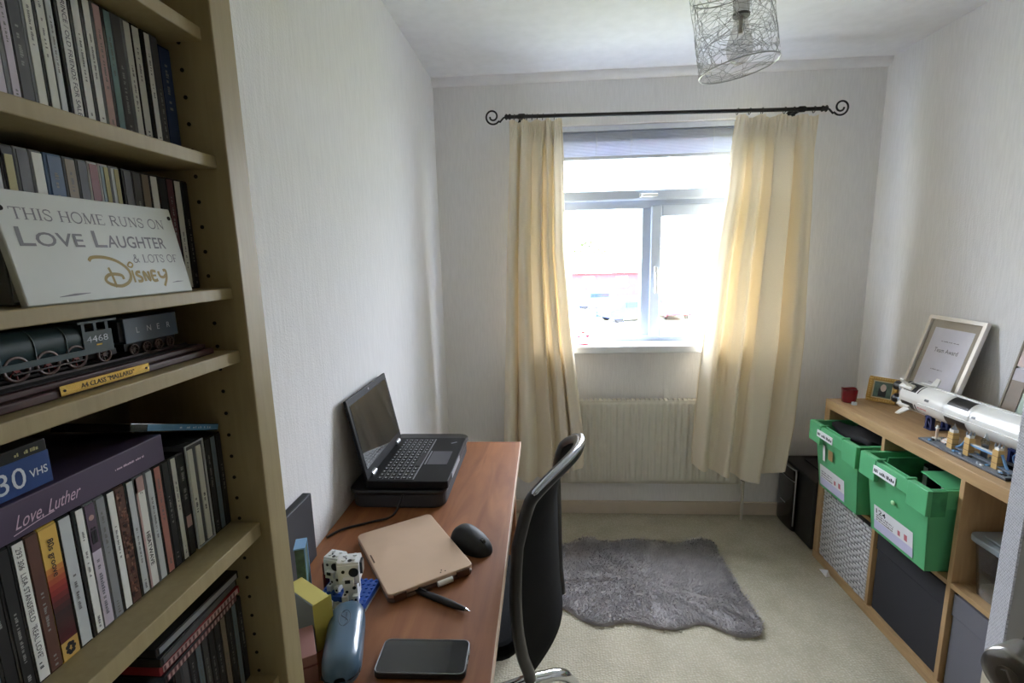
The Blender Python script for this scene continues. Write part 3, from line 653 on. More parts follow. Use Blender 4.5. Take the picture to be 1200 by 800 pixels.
for yy in (.285, .312, .339, .366, .393): b.tube([Vector((.003+p[0]*1.02, yy, .03+(p[1]-.03)*1.01)) for p in sec], .0005, BAND, 6)
b.build('boiler_bands', t)
b = MB(); b.box((-.0105, .408, .0255), (.0165, .438, .046), LOCO).box((-.0115, .404, .0535), (.0175, .444, .0555), LOCO)
for yy in (.408, .420, .432): b.box((.0145, yy, .046), (.0165, yy+.003, .0535), LOCO).box((-.0105, yy, .046), (-.0085, yy+.003, .0535), LOCO)
b.box((-.0085, .4085, .0255), (.0145, .41, .0535), LOCO); b.text('4468', (.0168, .411, .036), dy, dz, .006, wt, width=.022); b.box((.0165, .420, .0325), (.0168, .426, .0338), BR)
b.build('cab', t)
TY = mat('wheel_rim_brown', (96, 74, 66), .45); RED = mat('wheel_red', (122, 34, 30), .5)
def wheel(yy, r, red=True):
    o_ = MB().lathe([(r*.78, -.0012), (r, -.0012), (r, .0012), (r*.78, .0012)], TY, (.0145, yy, .0152+r), 20, (1, 0, 0), closed=True).build('wheel', t)
    bb = MB().cyl((.0135, yy, .0152+r), (.0152, yy, .0152+r), r*.25, RED if red else TY, 10)
    for i in range(8):
        a = PI*2*i/8; bb.cyl((.0143, yy, .0152+r), (.0143, yy+r*.85*math.cos(a), .0152+r+r*.85*math.sin(a)), .0006, RED if red else TY, 6)
    bb.build('spokes', o_)
for yy in (.350, .375, .400): wheel(yy, .0105)
for yy, r in ((.428, .0072), (.30, .006), (.318, .006)): wheel(yy, r, False)
MB().tube([(.017, .345, .022), (.017, .405, .022)], .0009, RAIL, 6).build('coupling_rod', t)
b = MB(); b.box((-.0105, .452, .0275), (.0165, .522, .0525), TEND); b.box((-.0085, .447, .03), (.0145, .452, .050), mat('coal_black', (26, 26, 28), .8))
for i, ch in enumerate('LNER'): b.text(ch, (.0168, .466+.0135*i, .037), dy, dz, .0062, wt)
b.build('tender', t, bevel=.0006)
for yy in (.462, .478, .494, .510): wheel(yy, .0055, False)
MB().box((-.008, .452, .020), (.0135, .520, .0275), mat('chassis_black', (24, 22, 22), .6)).build('tender_chassis', t)
MB().box((-.006, .25, .020), (.0115, .445, .0255), mat('chassis_black', (24, 22, 22), .6)).build('loco_chassis', t)
b = MB()
for xx in (-.004, .010): b.cyl((xx, .522, .028), (xx, .528, .028), .0018, RED, 10)
b.build('buffers', t)

# ================================================================== DESK
DZ = .774
DW = wood('desk_wood', (124, 74, 42), (158, 102, 62), (7, .9, 7), 3.2, .5, 1.2)
t = thing('desk', 'reddish brown wooden desk along the left wall', 'desk', (0, 0, 0))
MB().box((XL+.004, .622, DZ-.022), (-.0905, 1.662, DZ), DW).build('desktop', t, bevel=.001)
MB().box((-.0905, .622, DZ-.022), (-.0885, 1.662, DZ), mat('pale_edge_band', (222, 196, 172), .5)).build('edge_band', t)
for x_, y_ in ((XL+.035, .66), (-.13, .66), (XL+.035, 1.62), (-.13, 1.62)): MB().box((x_-.02, y_-.02, 0), (x_+.02, y_+.02, DZ-.022), DW).build('leg', t, bevel=.002)
MB().box((XL+.03, .68, DZ-.10), (XL+.045, 1.60, DZ-.022), DW).build('back_rail', t)
# laptop tray
t = thing('lap_tray', 'black cushioned laptop tray on the far end of the desk', 'laptop tray', (0, 0, DZ))
b = MB(); b.prism(rrect(-.527, 1.175, -.262, 1.60, .035), .042, .054, BLACK); b.build('tray_top', t, bevel=.004)
b = MB(); b.prism(rrect(-.522, 1.183, -.268, 1.592, .035), .0005, .042, mat('grey_cushion', (62, 62, 66), .8), smooth=False); b.build('cushion', t, bevel=.008, seg=3)
# laptop
t = thing('laptop', 'black laptop open on the tray against the left wall', 'laptop', (-.370, 1.345, DZ+.0545)); LB = mat('laptop_black', (14, 14, 16), .5, spec=.2); 
LL = .158
def lb(bd, x0, y0, x1, y1, z0, z1, M): bd.box((x0, y0, z0), (x1, y1, z1), M)
b = MB(); b.prism(rrect(-.112, -LL, .112, LL, .01), 0, .021, LB); b.build('base', t, bevel=.002)
KEY = mat('key_cap', (22, 22, 24), .5); KL = mat('key_legend', (200, 202, 206), .6); KG = mat('key_gap_silver', (128, 130, 136), .4)
b = MB(); b.box((-.082, -.145, .021), (.018, .145, .0213), KG); q = random.Random(3)
for r_ in range(6):
    n_ = 15
    for c_ in range(n_):
        if r_ == 5 and 4 <= c_ <= 8: continue
        y0 = -.1445+c_*.289/n_; x0 = -.0815+r_*.0165; b.box((x0, y0+.0008, .0213), (x0+.0140, y0+.0166, .0232), KEY).box((x0+.004, y0+.004, .0232), (x0+.0075, y0+.0085, .0234), KL)
b.box((-.0815+5*.0165, -.1445+4*.289/15+.001, .0213), (-.0815+5*.0165+.0145, -.1445+9*.289/15-.001, .0237), KEY); b.build('keyboard', t)
b = MB(); b.box((.030, -.05, .021), (.088, .045, .0216), mat('touchpad', (70, 70, 78), .35)); b.build('touchpad', t)
b = MB(); b.box((.0235, -.05, .021), (.027, .045, .0222), KG); b.build('touchpad_buttons', t)
b = MB(); b.box((.070, .112, .021), (.090, .118, .0215), KG, rz=.6); b.build('badge', t)
b = MB(); b.box((.1115, -.10, .004), (.1130, .02, .019), mat('steel_catch', (150, 160, 172), .3, metal=.6)); b.build('front_trim', t)
for y_ in (-.125, .10): MB().cyl((-.104, y_, .024), (-.104, y_+.03, .024), .0075, mat('hinge_silver', (190, 192, 196), .3, metal=.7), 12).build('hinge', t)
# lid: leans back towards the wall
lh, tl = .222, R(11); ax = Vector((-math.sin(tl), 0, math.cos(tl))); nx = Vector((math.cos(tl), 0, math.sin(tl))); c0 = Vector((-.106, 0, .022))
lid = MB().obox(c0+ax*lh/2, nx*.004, Vector((0, LL, 0)), ax*lh/2, LB).build('lid', t, bevel=.002)
SCR = mat('screen_glass', (34, 36, 38), .06, spec=.6, coat=.4)
b = MB().obox(c0+ax*(lh/2+.004)+nx*.0044, nx*.0006, Vector((0, LL-.014, 0)), ax*(lh/2-.022), SCR); b.build('screen', lid)
b = MB(); p = c0+ax*(lh-.009)+nx*.0045; b.cyl(p, p+nx*.001, .0035, KG, 12); b.build('webcam', lid)
b = MB().tube(smooth_path([(-.372, 1.165, DZ+.05), (-.39, 1.13, DZ+.012), (-.44, 1.11, DZ+.004), (-.50, 1.075, DZ+.004), (-.525, 1.04, DZ+.003)], 8), .0028, BLACK, 8)
o = b.build('power_cable'); tag(o, 'black power cable running from the laptop tray to the wall', 'cable')
# tablet
t = thing('tablet', 'rose gold tablet in a folding keyboard case lying on the desk', 'tablet', (-.299, .973, DZ), R(124.4))
GOLD = mat('rose_gold', (206, 178, 152), .4, metal=.2); b = MB()
TX, TY_ = .124, .0905
MB().prism(rrect(-TX, -TY_, TX, TY_, .012), .001, .0085, mat('tablet_base', (120, 98, 84), .4, metal=.3)).build('keyboard_half', t, bevel=.002)
MB().prism(rrect(-TX, -TY_, TX, TY_, .012), .0105, .0205, GOLD).build('lid_half', t, bevel=.0025, seg=3)
MB().prism(rrect(-TX+.004, -TY_+.004, TX-.004, TY_-.004, .01), .0085, .0105, BLACK).build('seam', t)
DB = mat('dark_bronze', (84, 56, 40), .5)
b = MB(); b.box((-.006, TY_-.0075, .0205), (.026, TY_-.0045, .0208), DB); b.build('lid_notch', t)
for x_ in (-TX-.0005,): 
    b = MB()
    b.box((-TX-.003, -.080, .003), (-TX+.004, -.052, .018), DB).box((-TX-.003, .055, .003), (-TX+.004, .08, .018), DB); b.build('hinge', t, bevel=.001)
b = MB(); b.cyl((-TX-.006, -.040, .010), (-TX-.006, -.008, .010), .0055, mat('white_loop', (226, 222, 216), .4), 14); b.build('pen_loop', t)
b = MB()
for x_, y_ in ((-TX+.012, -.032), (-TX+.012, -.022), (-TX+.018, -.026)): b.cyl((x_, y_, .0204), (x_, y_, .0209), .0014, INK, 8)
b.build('microphone_holes', t)
# mouse
t = thing('computer_mouse', 'matt black computer mouse beside the rose gold tablet', 'computer mouse', (-.172, 1.018, DZ+.0005), R(-38))
def mouse_fn(u, v):
    a = 2*PI*u; rr = math.sin(PI/2*(1-v)); z_ = .042*math.cos(PI/2*(1-v))**.8
    x_ = .056*rr*math.copysign(abs(math.cos(a))**.8, math.cos(a)); y_ = .033*rr*math.copysign(abs(math.sin(a))**.8, math.sin(a))
    return Vector((x_, y_*(1-.12*x_/.056), max(0, z_*(1-.28*x_/.056))))
b = MB().grid(mouse_fn, 32, 10, mat('matt_black', (18, 18, 19), .6)); b.build('shell', t)
b = MB(); b.cyl((.034, -.004, .024), (.034, .004, .024), .008, BLACK, 14); b.build('scroll_wheel', t)
# stylus pen
a_, b_ = Vector((-.283, .868, DZ+.0062)), Vector((-.146, .803, DZ+.0062)); d_ = (b_-a_).normalized(); L_ = (b_-a_).length
t = thing('ballpoint_pen', 'thick black ballpoint pen lying beside the tablet', 'pen', a_)
b = MB().lathe([(0.001, 0), (.0055, .002), (.006, .06), (.0066, .066), (.0066, .11), (.004, L_-.012), (.0035, L_-.008)], mat('pen_black', (24, 24, 27), .45), d=d_, n=16); b.build('barrel', t)
MB().lathe([(.0034, L_-.008), (.0009, L_), (.0003, L_+.002)], CHROME, d=d_, n=12).build('tip', t)
x_, y_ = frame_from(d_); MB().obox(d_*.03+Vector((0, 0, .0072)), d_*.022, d_.cross(Vector((0, 0, 1)))*.002, Vector((0, 0, .0008)), BLACK).build('clip', t)
# phone
t = thing('smartphone', 'black smartphone lying face up at the near end of the desk', 'smartphone', (-.2045, .691, DZ), R(1))
b = MB().prism(rrect(-.0735, -.0355, .0735, .0355, .010), .0005, .0115, mat('phone_case', (32, 32, 34), .5)); b.build('case', t, bevel=.002, seg=3)
b = MB().prism(rrect(-.0705, -.0325, .0705, .0325, .008), .0115, .0120, mat('phone_glass', (20, 22, 24), .12, coat=.5)); b.build('screen', t)
b = MB(); b.tube([Vector((p[0], p[1], .0117)) for p in rrect(-.0722, -.0342, .0722, .0342, .0095)], .0009, mat('phone_rim', (150, 152, 156), .3, metal=.8), 6, closed=True); b.build('rim', t)
b = MB(); b.box((.0733, .006, .004), (.0745, .018, .009), CHROME).box((.0733, -.012, .004), (.0745, -.004, .009), CHROME); b.build('side_buttons', t)
# glasses case
t = thing('glasses_case', 'glossy slate blue rounded glasses case standing beside the phone', 'glasses case', (-.340, .702, DZ), R(107))
def case_sec(x_):
    k_ = 1-abs(x_/.083)**6*.55; return k_
CB = mat('slate_blue_leather', (70, 98, 122), .28, coat=.35)
def half(z0, z1, up):
    def fn(u, v):
        x_ = -.083+.166*u; k_ = case_sec(x_); 
        if u in (0, 1): k_ *= .6
        a = PI*v; return Vector((x_, .031*k_*math.copysign(abs(math.cos(a))**.75, math.cos(a)), z0+(z1-z0)*k_*abs(math.sin(a))**.75))
    return fn
MB().grid(half(.024, .052, 1), 24, 16, CB).add([], [], CB).build('lid', t)
MB().grid(half(.023, .0008, 0), 24, 16, CB).build('body', t)
b = MB(); b.prism([(-.082, -.015), (-.07, -.029), (.07, -.029), (.082, -.015), (.082, .015), (.07, .029), (-.07, .029), (-.082, .015)], .0232, .0238, INK); b.build('seam', t)
b = MB(); LG = mat('embossed_blue', (40, 58, 76), .4); zt = .0522
for sx in (0,): b.tube([Vector((.022+.019*math.cos(a), .0095*math.sin(a), zt-.0006)) for a in [2*PI*i/28 for i in range(28)]], .0005, LG, 5, closed=True)
b.tube([Vector((.022+.019*(i/14-1), .006*math.sin(PI*(i/14-1)), zt-.0002)) for i in range(29)], .0006, LG, 5); b.marks((.012, -.0035, zt+.0004), (1, 0, 0), (0, 1, 0), .022, .003, LG, 2, .9); b.build('embossed_mark', t)
# yellow note block, pink card
t = thing('note_block', 'upright yellow note block squeezed beside the bookcase', 'note block', (-.418, .741, DZ), R(-33))
YP = mat('yellow_paper', (206, 194, 112), .75); b = MB()
MB().box((-.045, -.014, .001), (.042, .016, .087), YP).build('pages', t, bevel=.0008)
MB().box((.042, -.016, .0), (.044, .018, .0885), mat('yellow_cover', (206, 194, 96), .5)).build('cover', t)
MB().box((-.046, -.016, .0), (.042, -.014, .0865), mat('blue_grey_cover', (104, 116, 120), .5)).build('front_cover', t)
t = thing('card_box', 'dull pink card box low between the note block and the glasses case', 'box', (-.388, .672, DZ), R(-60))
MB().box((-.035, -.011, .0), (.035, .011, .05), mat('dull_pink_card', (150, 108, 104), .7)).build('carton', t, bevel=.001)
MB().box((-.035, -.0113, .03), (.035, .0113, .0335), mat('dark_red_card', (96, 44, 44), .7)).build('band', t)
# dark upright box with silver mark
t = thing('media_box', 'dark grey upright box with a silver mark against the left wall', 'box', (-.526, .905, DZ), R(90))
MB().box((-.068, -.0095, 0), (.068, .0095, .152), mat('charcoal_plastic', (58, 60, 66), .5)).build('body', t, bevel=.002)
MB().box((-.062, -.006, .1521), (.062, .006, .1526), mat('top_recess', (34, 35, 38), .6)).build('top_panel', t)
b = MB(); 
for i, (x_, z_) in enumerate(((.0, .070), (-.006, .060))): b.tube([Vector((x_+.005*math.cos(a), -.0100, z_+.0065*math.sin(a))) for a in [PI*.2+1.5*PI*j/12 for j in range(13)]], .0012, CHROME, 6)
b.build('silver_mark', t)
t = thing('blue_tin', 'small light blue edged tin between the bookcase and the dark box', 'tin', (-.455, .80, DZ), R(110))
MB().box((-.016, -.009, 0), (.016, .009, .138), mat('green_print', (66, 92, 84), .5, var=.4, scale=60)).build('body', t, bevel=.002)
b = MB(); LBm = mat('light_blue_edge', (126, 170, 214), .4)
for x_ in (-.0165, .0165): b.box((x_-.0012, -.0098, .0), (x_+.0012, -.0075, .14), LBm)
b.box((-.0177, -.0098, .1375), (.0177, .0098, .14), LBm); b.build('edge', t)
t = thing('lip_balm', 'small dark red tube standing beside the brick-built dogs', 'tube', (-.446, .868, DZ))
MB().lathe([(0, 0), (.007, 0), (.0075, .002), (.007, .03), (.0065, .032)], mat('dark_red_gloss', (70, 22, 26), .25), n=16).build('body', t)
MB().lathe([(.0064, .032), (.0066, .052), (.004, .056), (0, .056)], mat('dark_red_gloss', (70, 22, 26), .25), n=16).build('cap', t)
MB().sphere((.004, -.004, .056), .0022, CHROME, 8).build('bead', t)
# brick-built dogs
t = thing('brick_dogs', 'brick-built pair of white spotted dogs on a blue studded base', 'toy dogs', (-.393, .833, DZ), R(-4)); t.scale = (1.18, 1.18, 1.18)
BW_ = mat('brick_white', (226, 228, 228), .3); BB_ = mat('brick_blue', (36, 78, 160), .35); BK_ = mat('brick_black', (26, 26, 28), .35); BR_ = mat('brick_brown', (96, 44, 36), .4)
b = MB(); b.box((-.040, -.040, 0), (.044, .034, .0045), mat('brick_pale_grey', (190, 192, 190), .4))
b.box((-.040, -.012, .0045), (.044, .034, .014), BB_); b.box((.016, -.036, .0045), (.044, -.012, .014), BB_)
for i in range(9):
    for j in range(8):
        x_, y_ = -.036+.0095*i, -.034+.0095*j
        if y_ > -.012 or x_ > .018: b.cyl((x_, y_, .014), (x_, y_, .0158), .0028, BB_, 10)
        else: b.cyl((x_, y_, .0045), (x_, y_, .006), .0028, mat('brick_pale_grey', (190, 192, 190), .4), 10)
b.build('studded_base', t)
def dog(x, y, s_, rz):
    Mx = Matrix.Translation((x, y, .014)) @ Matrix.Rotation(rz, 4, 'Z') @ Matrix.Scale(s_, 4)
    b = MB()
    b.box((-.011, -.012, 0), (.011, .014, .030), BW_).box((-.013, -.020, 0), (-.004, -.008, .012), BW_).box((.004, -.020, 0), (.013, -.008, .012), BW_)
    b.box((-.0165, -.018, .034), (.0165, .012, .066), BW_).box((-.0165, -.016, .064), (.0165, .010, .070), BW_)
    b.box((-.0085, -.026, .034), (.0085, -.018, .046), BW_).box((-.004, .014, .004), (.004, .020, .024), BW_)
    for px, py in ((-.008, -.008), (.008, -.008), (-.008, .004), (.008, .004)): b.cyl((px, py, .070), (px, py, .0722), .0035, BW_, 10)
    b.box((-.012, -.013, .030), (.012, .014, .034), BR_)
    # ears, nose, patches
    b.box((.0165, -.008, .044), (.0205, .006, .064), BK_).box((-.0205, -.008, .048), (-.0165, .006, .066), BW_)
    b.box((-.004, -.0275, .041), (.004, -.026, .0465), BK_)
    b.cyl((.0085, -.0192, .054), (.0085, -.0178, .054), .0078, BK_, 14).cyl((-.008, -.0188, .056), (-.008, -.0178, .056), .0028, BK_, 10)
    for c_, n_, r_ in (((-.006, -.004, .0702), (0, 0, 1), .0026), ((.002, -.010, .0702), (0, 0, 1), .0034), ((.0165, .009, .040), (1, 0, 0), .003), ((-.0165, -.009, .042), (-1, 0, 0), .0032), ((-.0165, .004, .058), (-1, 0, 0), .0026), ((.006, -.0122, .022), (0, -1, 0), .003), ((-.006, -.0122, .016), (0, -1, 0), .0024), ((.009, -.0202, .006), (0, -1, 0), .0022), ((.011, .004, .016), (1, 0, 0), .003), ((-.011, .003, .018), (-1, 0, 0), .003), ((-.009, -.014, .0122), (0, 0, 1), .0022)):
        c_ = Vector(c_); b.cyl(c_-Vector(n_)*.0002, c_+Vector(n_)*.0004, r_, BK_, 10)
    b.v = [Mx @ v for v in b.v]; return b
dog(.016, -.006, .98, .25).build('dog', t); dog(-.018, .014, .86, -.15).build('dog', t)
b = MB(); b.obox((-.030, -.022, .010), (.006, .004, 0), (-.002, .003, .001), (.001, 0, .012), BW_).obox((-.016, -.028, .009), (.003, .006, 0), (-.003, .0015, .001), (0, .001, .006), BW_); b.build('paw_bricks', t)

# ================================================================== CHAIR
t = thing('office_chair', 'black mesh office chair with chrome base pushed under the desk', 'office chair', (-.19, 1.24, 0)); 
MESHB = mat('black_mesh_fabric', (9, 9, 10), .85, bump=.2, scale=500, spec=.2); FRM = mat('chair_frame_black', (24, 24, 26), .35, coat=.3)
OX_, OY_ = -.19, 1.24
prof = [(.44, -.054), (.50, -.064), (.58, -.070), (.66, -.072), (.73, -.072), (.79, -.070), (.85, -.058), (.89, -.045), (.92, -.025), (.945, -.004), (.955, .005)]
def px_(z_):
    for (z0, x0), (z1_, x1) in zip(prof, prof[1:]):
        if z0 <= z_ <= z1_: f_ = (z_-z0)/(z1_-z0); return x0+(x1-x0)*f_
    return prof[-1][1] if z_ > .9 else prof[0][1]
def back_pt(u, z_):
    """u 0 near rail .. 1 far rail"""
    wdt = .155+.035*math.sin(PI*min(1, max(0, (z_-.44)/.42)))
    bow = .03*(math.sin(PI*u))
    y_ = 1.17+(u-.5)*2*wdt
    return Vector((px_(z_)+(y_-.98)*.27+bow-OX_, y_-OY_, z_))
ztop = lambda u: .947-.05*abs(2*u-1)**3
def back_fn(u, v): return back_pt(u, .44+(ztop(u)-.44)*v)
MB().grid(back_fn, 20, 30, MESHB).build('backrest', t, solid=.006)
b = MB(); n_ = 26
rail = [back_pt(0, .43+(ztop(0)-.43)*i/n_) for i in range(n_+1)]; topr = [back_pt(u/14, ztop(u/14)) for u in range(15)]; rail2 = [back_pt(1, ztop(1)-(ztop(1)-.43)*i/n_) for i in range(n_+1)]
path = smooth_path(rail+topr[1:-1]+rail2, 2)
b.tube(path, .0145, FRM, 10); b.build('back_frame', t)
b = MB(); b.tube(smooth_path([p+Vector((.007, 0, .0115)) for p in [back_pt(0, .86), back_pt(0, .89)]+topr+[back_pt(1, .89)]], 2), .0085, mat('polished_rim', (190, 196, 206), .15, metal=.9), 8); b.build('top_rim', t)
b = MB(); b.prism(rrect(-.24, -.20, .12, .20, .06), .44, .485, MESHB); b.build('seat', t, bevel=.02, seg=3)
b = MB(); b.box((.05, -.03, .415), (.19, .03, .44), BLACK).box((.155, -.03, .43), (.19, .03, .50), BLACK); b.build('back_bracket', t, bevel=.004)
MB().cyl((0, 0, .09), (0, 0, .43), .026, BLACK, 16).cyl((0, 0, .30), (0, 0, .43), .018, CHROME, 16).build('gas_column', t)
for i in range(5):
    a = R(22+72*i); c_, s_ = math.cos(a), math.sin(a)
    leg = MB().tube(smooth_path([Vector((.03*c_, .03*s_, .145)), Vector((.17*c_, .17*s_, .150)), Vector((.25*c_, .25*s_, .138)), Vector((.295*c_, .295*s_, .088))], 5), [.02]*6+[.018]*6+[.015]*4, CHROME, 12).build('leg', t)
    bb = MB()
    for e_ in (-.012, .012):
        o_ = Vector((.30*c_-e_*s_, .30*s_+e_*c_, .032)); bb.cyl(o_-Vector((-s_, c_, 0))*.008, o_+Vector((-s_, c_, 0))*.008, .031, BLACK, 16)
    bb.cyl((.298*c_, .298*s_, .03), (.298*c_, .298*s_, .085), .006, CHROME, 10)
    bb.build('castor', leg)

# ================================================================== RUG
RUGP = [(0.029, 2.211), (0.12, 2.257), (0.202, 2.305), (0.295, 2.269), (0.426, 2.295), (0.55, 2.283), (0.637, 2.263), (0.762, 2.307), (0.827, 2.275), (0.818, 2.156), (0.816, 1.993), (0.826, 1.838), (0.827, 1.738), (0.786, 1.671), (0.711, 1.668), (0.638, 1.711), (0.584, 1.725), (0.502, 1.695), (0.431, 1.695), (0.361, 1.717), (0.29, 1.724), (0.211, 1.703), (0.141, 1.728), (0.093, 1.769), (0.036, 1.824), (-0.006, 1.9), (-0.001, 2.054)]
cx, cy = .42, 1.98
out = [Vector((p[0]-cx, p[1]-cy, 0)) for p in smooth_path([(p[0], p[1], 0) for p in RUGP], 4, closed=True)]
FUR = mat('grey_fur', (170, 165, 166), .9, var=.18, scale=14, sheen=.3)
b = MB(); no = len(out); rings = [(1.0, .002), (.985, .010), (.9, .013), (.6, .014), (.3, .014)]
vs = [Vector((p.x*s_, p.y*s_, z_+.003*math.sin(40*p.x)*math.sin(37*p.y))) for s_, z_ in rings for p in out]+[Vector((0, 0, .014))]
fs = [(r_*no+i, r_*no+(i+1) % no, (r_+1)*no+(i+1) % no, (r_+1)*no+i) for r_ in range(len(rings)-1) for i in range(no)]+[((len(rings)-1)*no+i, (len(rings)-1)*no+(i+1) % no, len(vs)-1) for i in range(no)]
b.add(vs, fs, FUR, True)
def inside(x_, y_):
    c_ = False; j = no-1
    for i in range(no):
        a, e = out[i], out[j]
        if (a.y > y_) != (e.y > y_) and x_ < (e.x-a.x)*(y_-a.y)/(e.y-a.y)+a.x: c_ = not c_
        j = i
    return c_
q = random.Random(11); sv = []; sf = []; cnt = 0
while cnt < 26000:
    x_, y_ = q.uniform(-.45, .45), q.uniform(-.34, .36)
    if not inside(x_, y_): continue
    ang = -1.4+1.1*math.sin(6*x_+9*y_)+.8*math.cos(11*y_-5*x_)+q.gauss(0, .9); ln = q.uniform(.012, .022)
    d = Vector((math.cos(ang)*.75, math.sin(ang)*.75, q.uniform(.35, .9))).normalized()*ln; s_ = Vector((-math.sin(ang), math.cos(ang), 0))*.0016; p = Vector((x_, y_, .011))
    k = len(sv); sv += [p-s_, p+s_, p+d*.6+s_*.7+Vector((0, 0, .001)), p+d*.6-s_*.7+Vector((0, 0, .001)), p+d*Vector((1, 1, .75)).length/1.6]; sf += [(k, k+1, k+2, k+3), (k+3, k+2, k+4)]; cnt += 1
b.add(sv, sf, FUR); o = b.build('fur_rug', loc=(cx, cy, 0)); tag(o, 'grey fluffy sheepskin-shaped rug on the beige carpet', 'rug')

# ================================================================== RADIATOR
RADM = mat('radiator_enamel', (214, 210, 196), .4); YR = 2.49
t = thing('radiator', 'cream panel radiator with vertical ribs under the window', 'radiator', (0, YR, 0)); RX0, RX1, RZ0, RZ1 = .045, 1.02, .215, .668
def rad_fn(u, v):
    x_ = RX0+(RX1-RX0)*u; ph = (x_-RX0)/.0333 % 1; z_ = RZ0+(RZ1-RZ0)*v
    e = min(1, max(0, min(v, 1-v)/.045-.55)); prf = 0 if ph < .35 else (math.sin(PI*(ph-.35)/.65))**.7
    return Vector((x_, .006-.010*prf*e, z_))
MB().grid(rad_fn, 240, 24, RADM).build('front_panel', t, solid=.002)
b = MB(); b.box((RX0, .012, RZ0+.01), (RX1, .014, RZ1-.01), RADM).box((RX0, .004, RZ1), (RX1, .018, RZ1+.003), RADM).box((RX0, .004, RZ0-.003), (RX1, .018, RZ0), RADM); b.box((RX0-.003, .0, RZ0-.003), (RX0, .05, RZ1+.003), RADM).box((RX1, .0, RZ0-.003), (RX1+.003, .05, RZ1+.003), RADM); b.build('casing', t)
b = MB()
for i in range(40):
    x_ = RX0+.02+i*.0243; b.box((x_, .018, RZ1-.012), (x_+.016, .05, RZ1+.004), RADM)
b.build('top_grille', t)
for i in range(3): MB().box((RX0+.15+i*.32, .045, .30), (RX0+.19+i*.32, YB-YR-.003, .64), RADM).build('wall_bracket', t)
for nm, x_ in (('valve', RX0-.025), ('valve', RX1+.027)):
    VM = mat('valve_metal', (86, 82, 76), .4, metal=.6)
    vv = MB().cyl((x_-.03, .02, .245), (x_+.03, .02, .245), .010, VM, 12).cyl((x_, .02, .225), (x_, .02, .285), .0125, VM, 12).cyl((x_, .005, .245), (x_, -.02, .245), .008, VM, 10).build(nm, t)
    MB().cyl((x_, .02, 0), (x_, .02, .228), .0075, mat('pipe_paint', (196, 190, 178), .4), 12).build('pipe', t)

# ================================================================== CURTAINS, ROD, BLIND
CM = curtain_mat()
def lerp_tab(tab, v):
    for (v0, x0), (v1, x1) in zip(tab, tab[1:]):
        if v0 <= v <= v1: return x0+(x1-x0)*(v-v0)/(v1-v0) if v1 > v0 else x0
    return tab[-1][1]
def curtain(name, label, left, right, zt, zb, folds, seed):
    """left / right: edge x by height fraction (0 top); zb: bottom z by u"""
    q = random.Random(seed); ph = [q.uniform(0, 6.28) for _ in range(4)]
    t = thing(name, label, 'curtain', (0, 2.43, 0), 0, 'cream curtains at the window')
    def fn(u, v):
        w_ = u+.018*math.sin(2*PI*folds*.5*u+ph[0])*v; uu = u+.055*math.sin(2*PI*u+ph[3])+.03*math.sin(2*PI*2.3*u+ph[2]); x0, x1 = lerp_tab(left, v), lerp_tab(right, v)
        am = .024+.020*min(1, v*2.2); pin = min(1, v/.10)
        f1 = math.sin(2*PI*folds*uu+ph[1]+.5*math.sin(3*v+ph[2])); f1 = math.copysign(abs(f1)**.7, f1); f2 = math.sin(2*PI*folds*1.9*uu+ph[3]+.6*v)
        y_ = am*(f1*.8+f2*.28)*(.45+.55*pin)
        if v < .07: y_ += .006*math.sin(2*PI*folds*5*u)*(1-v/.07)
        x_ = x0+(x1-x0)*w_+.010*math.cos(2*PI*folds*u+ph[1])*pin
        zz = zt(u)+(lerp_tab(zb, u)-zt(u))*v
        return Vector((x_, y_, zz))
    MB().grid(fn, 150, 60, CM).build('cloth', t)
    b = MB().grid(lambda u, v: fn(u, .012+.05*v)+Vector((0, .007, 0)), 100, 3, mat('heading_tape', (226, 214, 186), .8)); b.build('heading_tape', t)
    return t
curtain('curtain', 'cream curtain left of the window, hanging over the radiator end', [(0, -.152), (.35, -.188), (.75, -.222), (1, -.245)], [(0, .094), (.35, .098), (.6, .135), (.9, .195), (1, .20)],
        lambda u: 2.052+.006*math.sin(28*u), [(0, .285), (.35, .262), (.62, .250), (.66, .30), (1, .34)], 5, 4)
curtain('curtain', 'cream curtain right of the window, flaring out across the radiator', [(0, .886), (.2, .864), (.38, .826), (.72, .776), (.95, .757), (1, .760)], [(0, 1.253), (.25, 1.270), (.6, 1.277), (.85, 1.255), (1, 1.222)],
        lambda u: 2.034-.01*u+.006*math.sin(26*u), [(0, .345), (.3, .300), (.72, .262), (.78, .285), (1, .365)], 4, 9)
# rod
t = thing('curtain_rod', 'black iron curtain rod with curled scroll ends above the window', 'curtain rod', (0, 2.46, 0)); RA, RB = Vector((-.16, 0, 2.0795)), Vector((1.285, 0, 2.0575))
MB().cyl(RA, RB, .0085, DARKMETAL, 14).build('pole', t)
for e, sg in ((RA, -1), (RB, 1)):
    b = MB(); pts = [e, e+Vector((sg*.02, 0, -.003)), e+Vector((sg*.038, 0, -.022))]
    c_ = e+Vector((sg*.073, 0, .004)); 
    for i in range(26):
        a = R(215+20*i); r_ = .037-.0010*i; pts.append(c_+Vector((sg*r_*math.cos(a), 0, r_*math.sin(a))))
    b.tube(smooth_path(pts, 2), .0042, DARKMETAL, 8); b.lathe([(.0085, -.016), (.014, -.01), (.009, 0), (.015, .008), (.006, .016)], DARKMETAL, e, 14, (sg, 0, 0)); b.build('scroll_finial', t)
for x_ in (-.095, 1.185):
    z_ = 2.0795-(x_+.16)*.022/1.445; b = MB(); b.cyl((x_, 0, z_), (x_, YB-2.46, z_), .007, DARKMETAL, 10).lathe([(.0085, -.02), (.013, -.012), (.013, .012), (.0085, .02)], DARKMETAL, (x_, 0, z_), 14, (1, 0, 0)); b.cyl((x_, YB-2.466, z_), (x_, YB-2.46, z_), .022, DARKMETAL, 14); b.build('bracket', t)
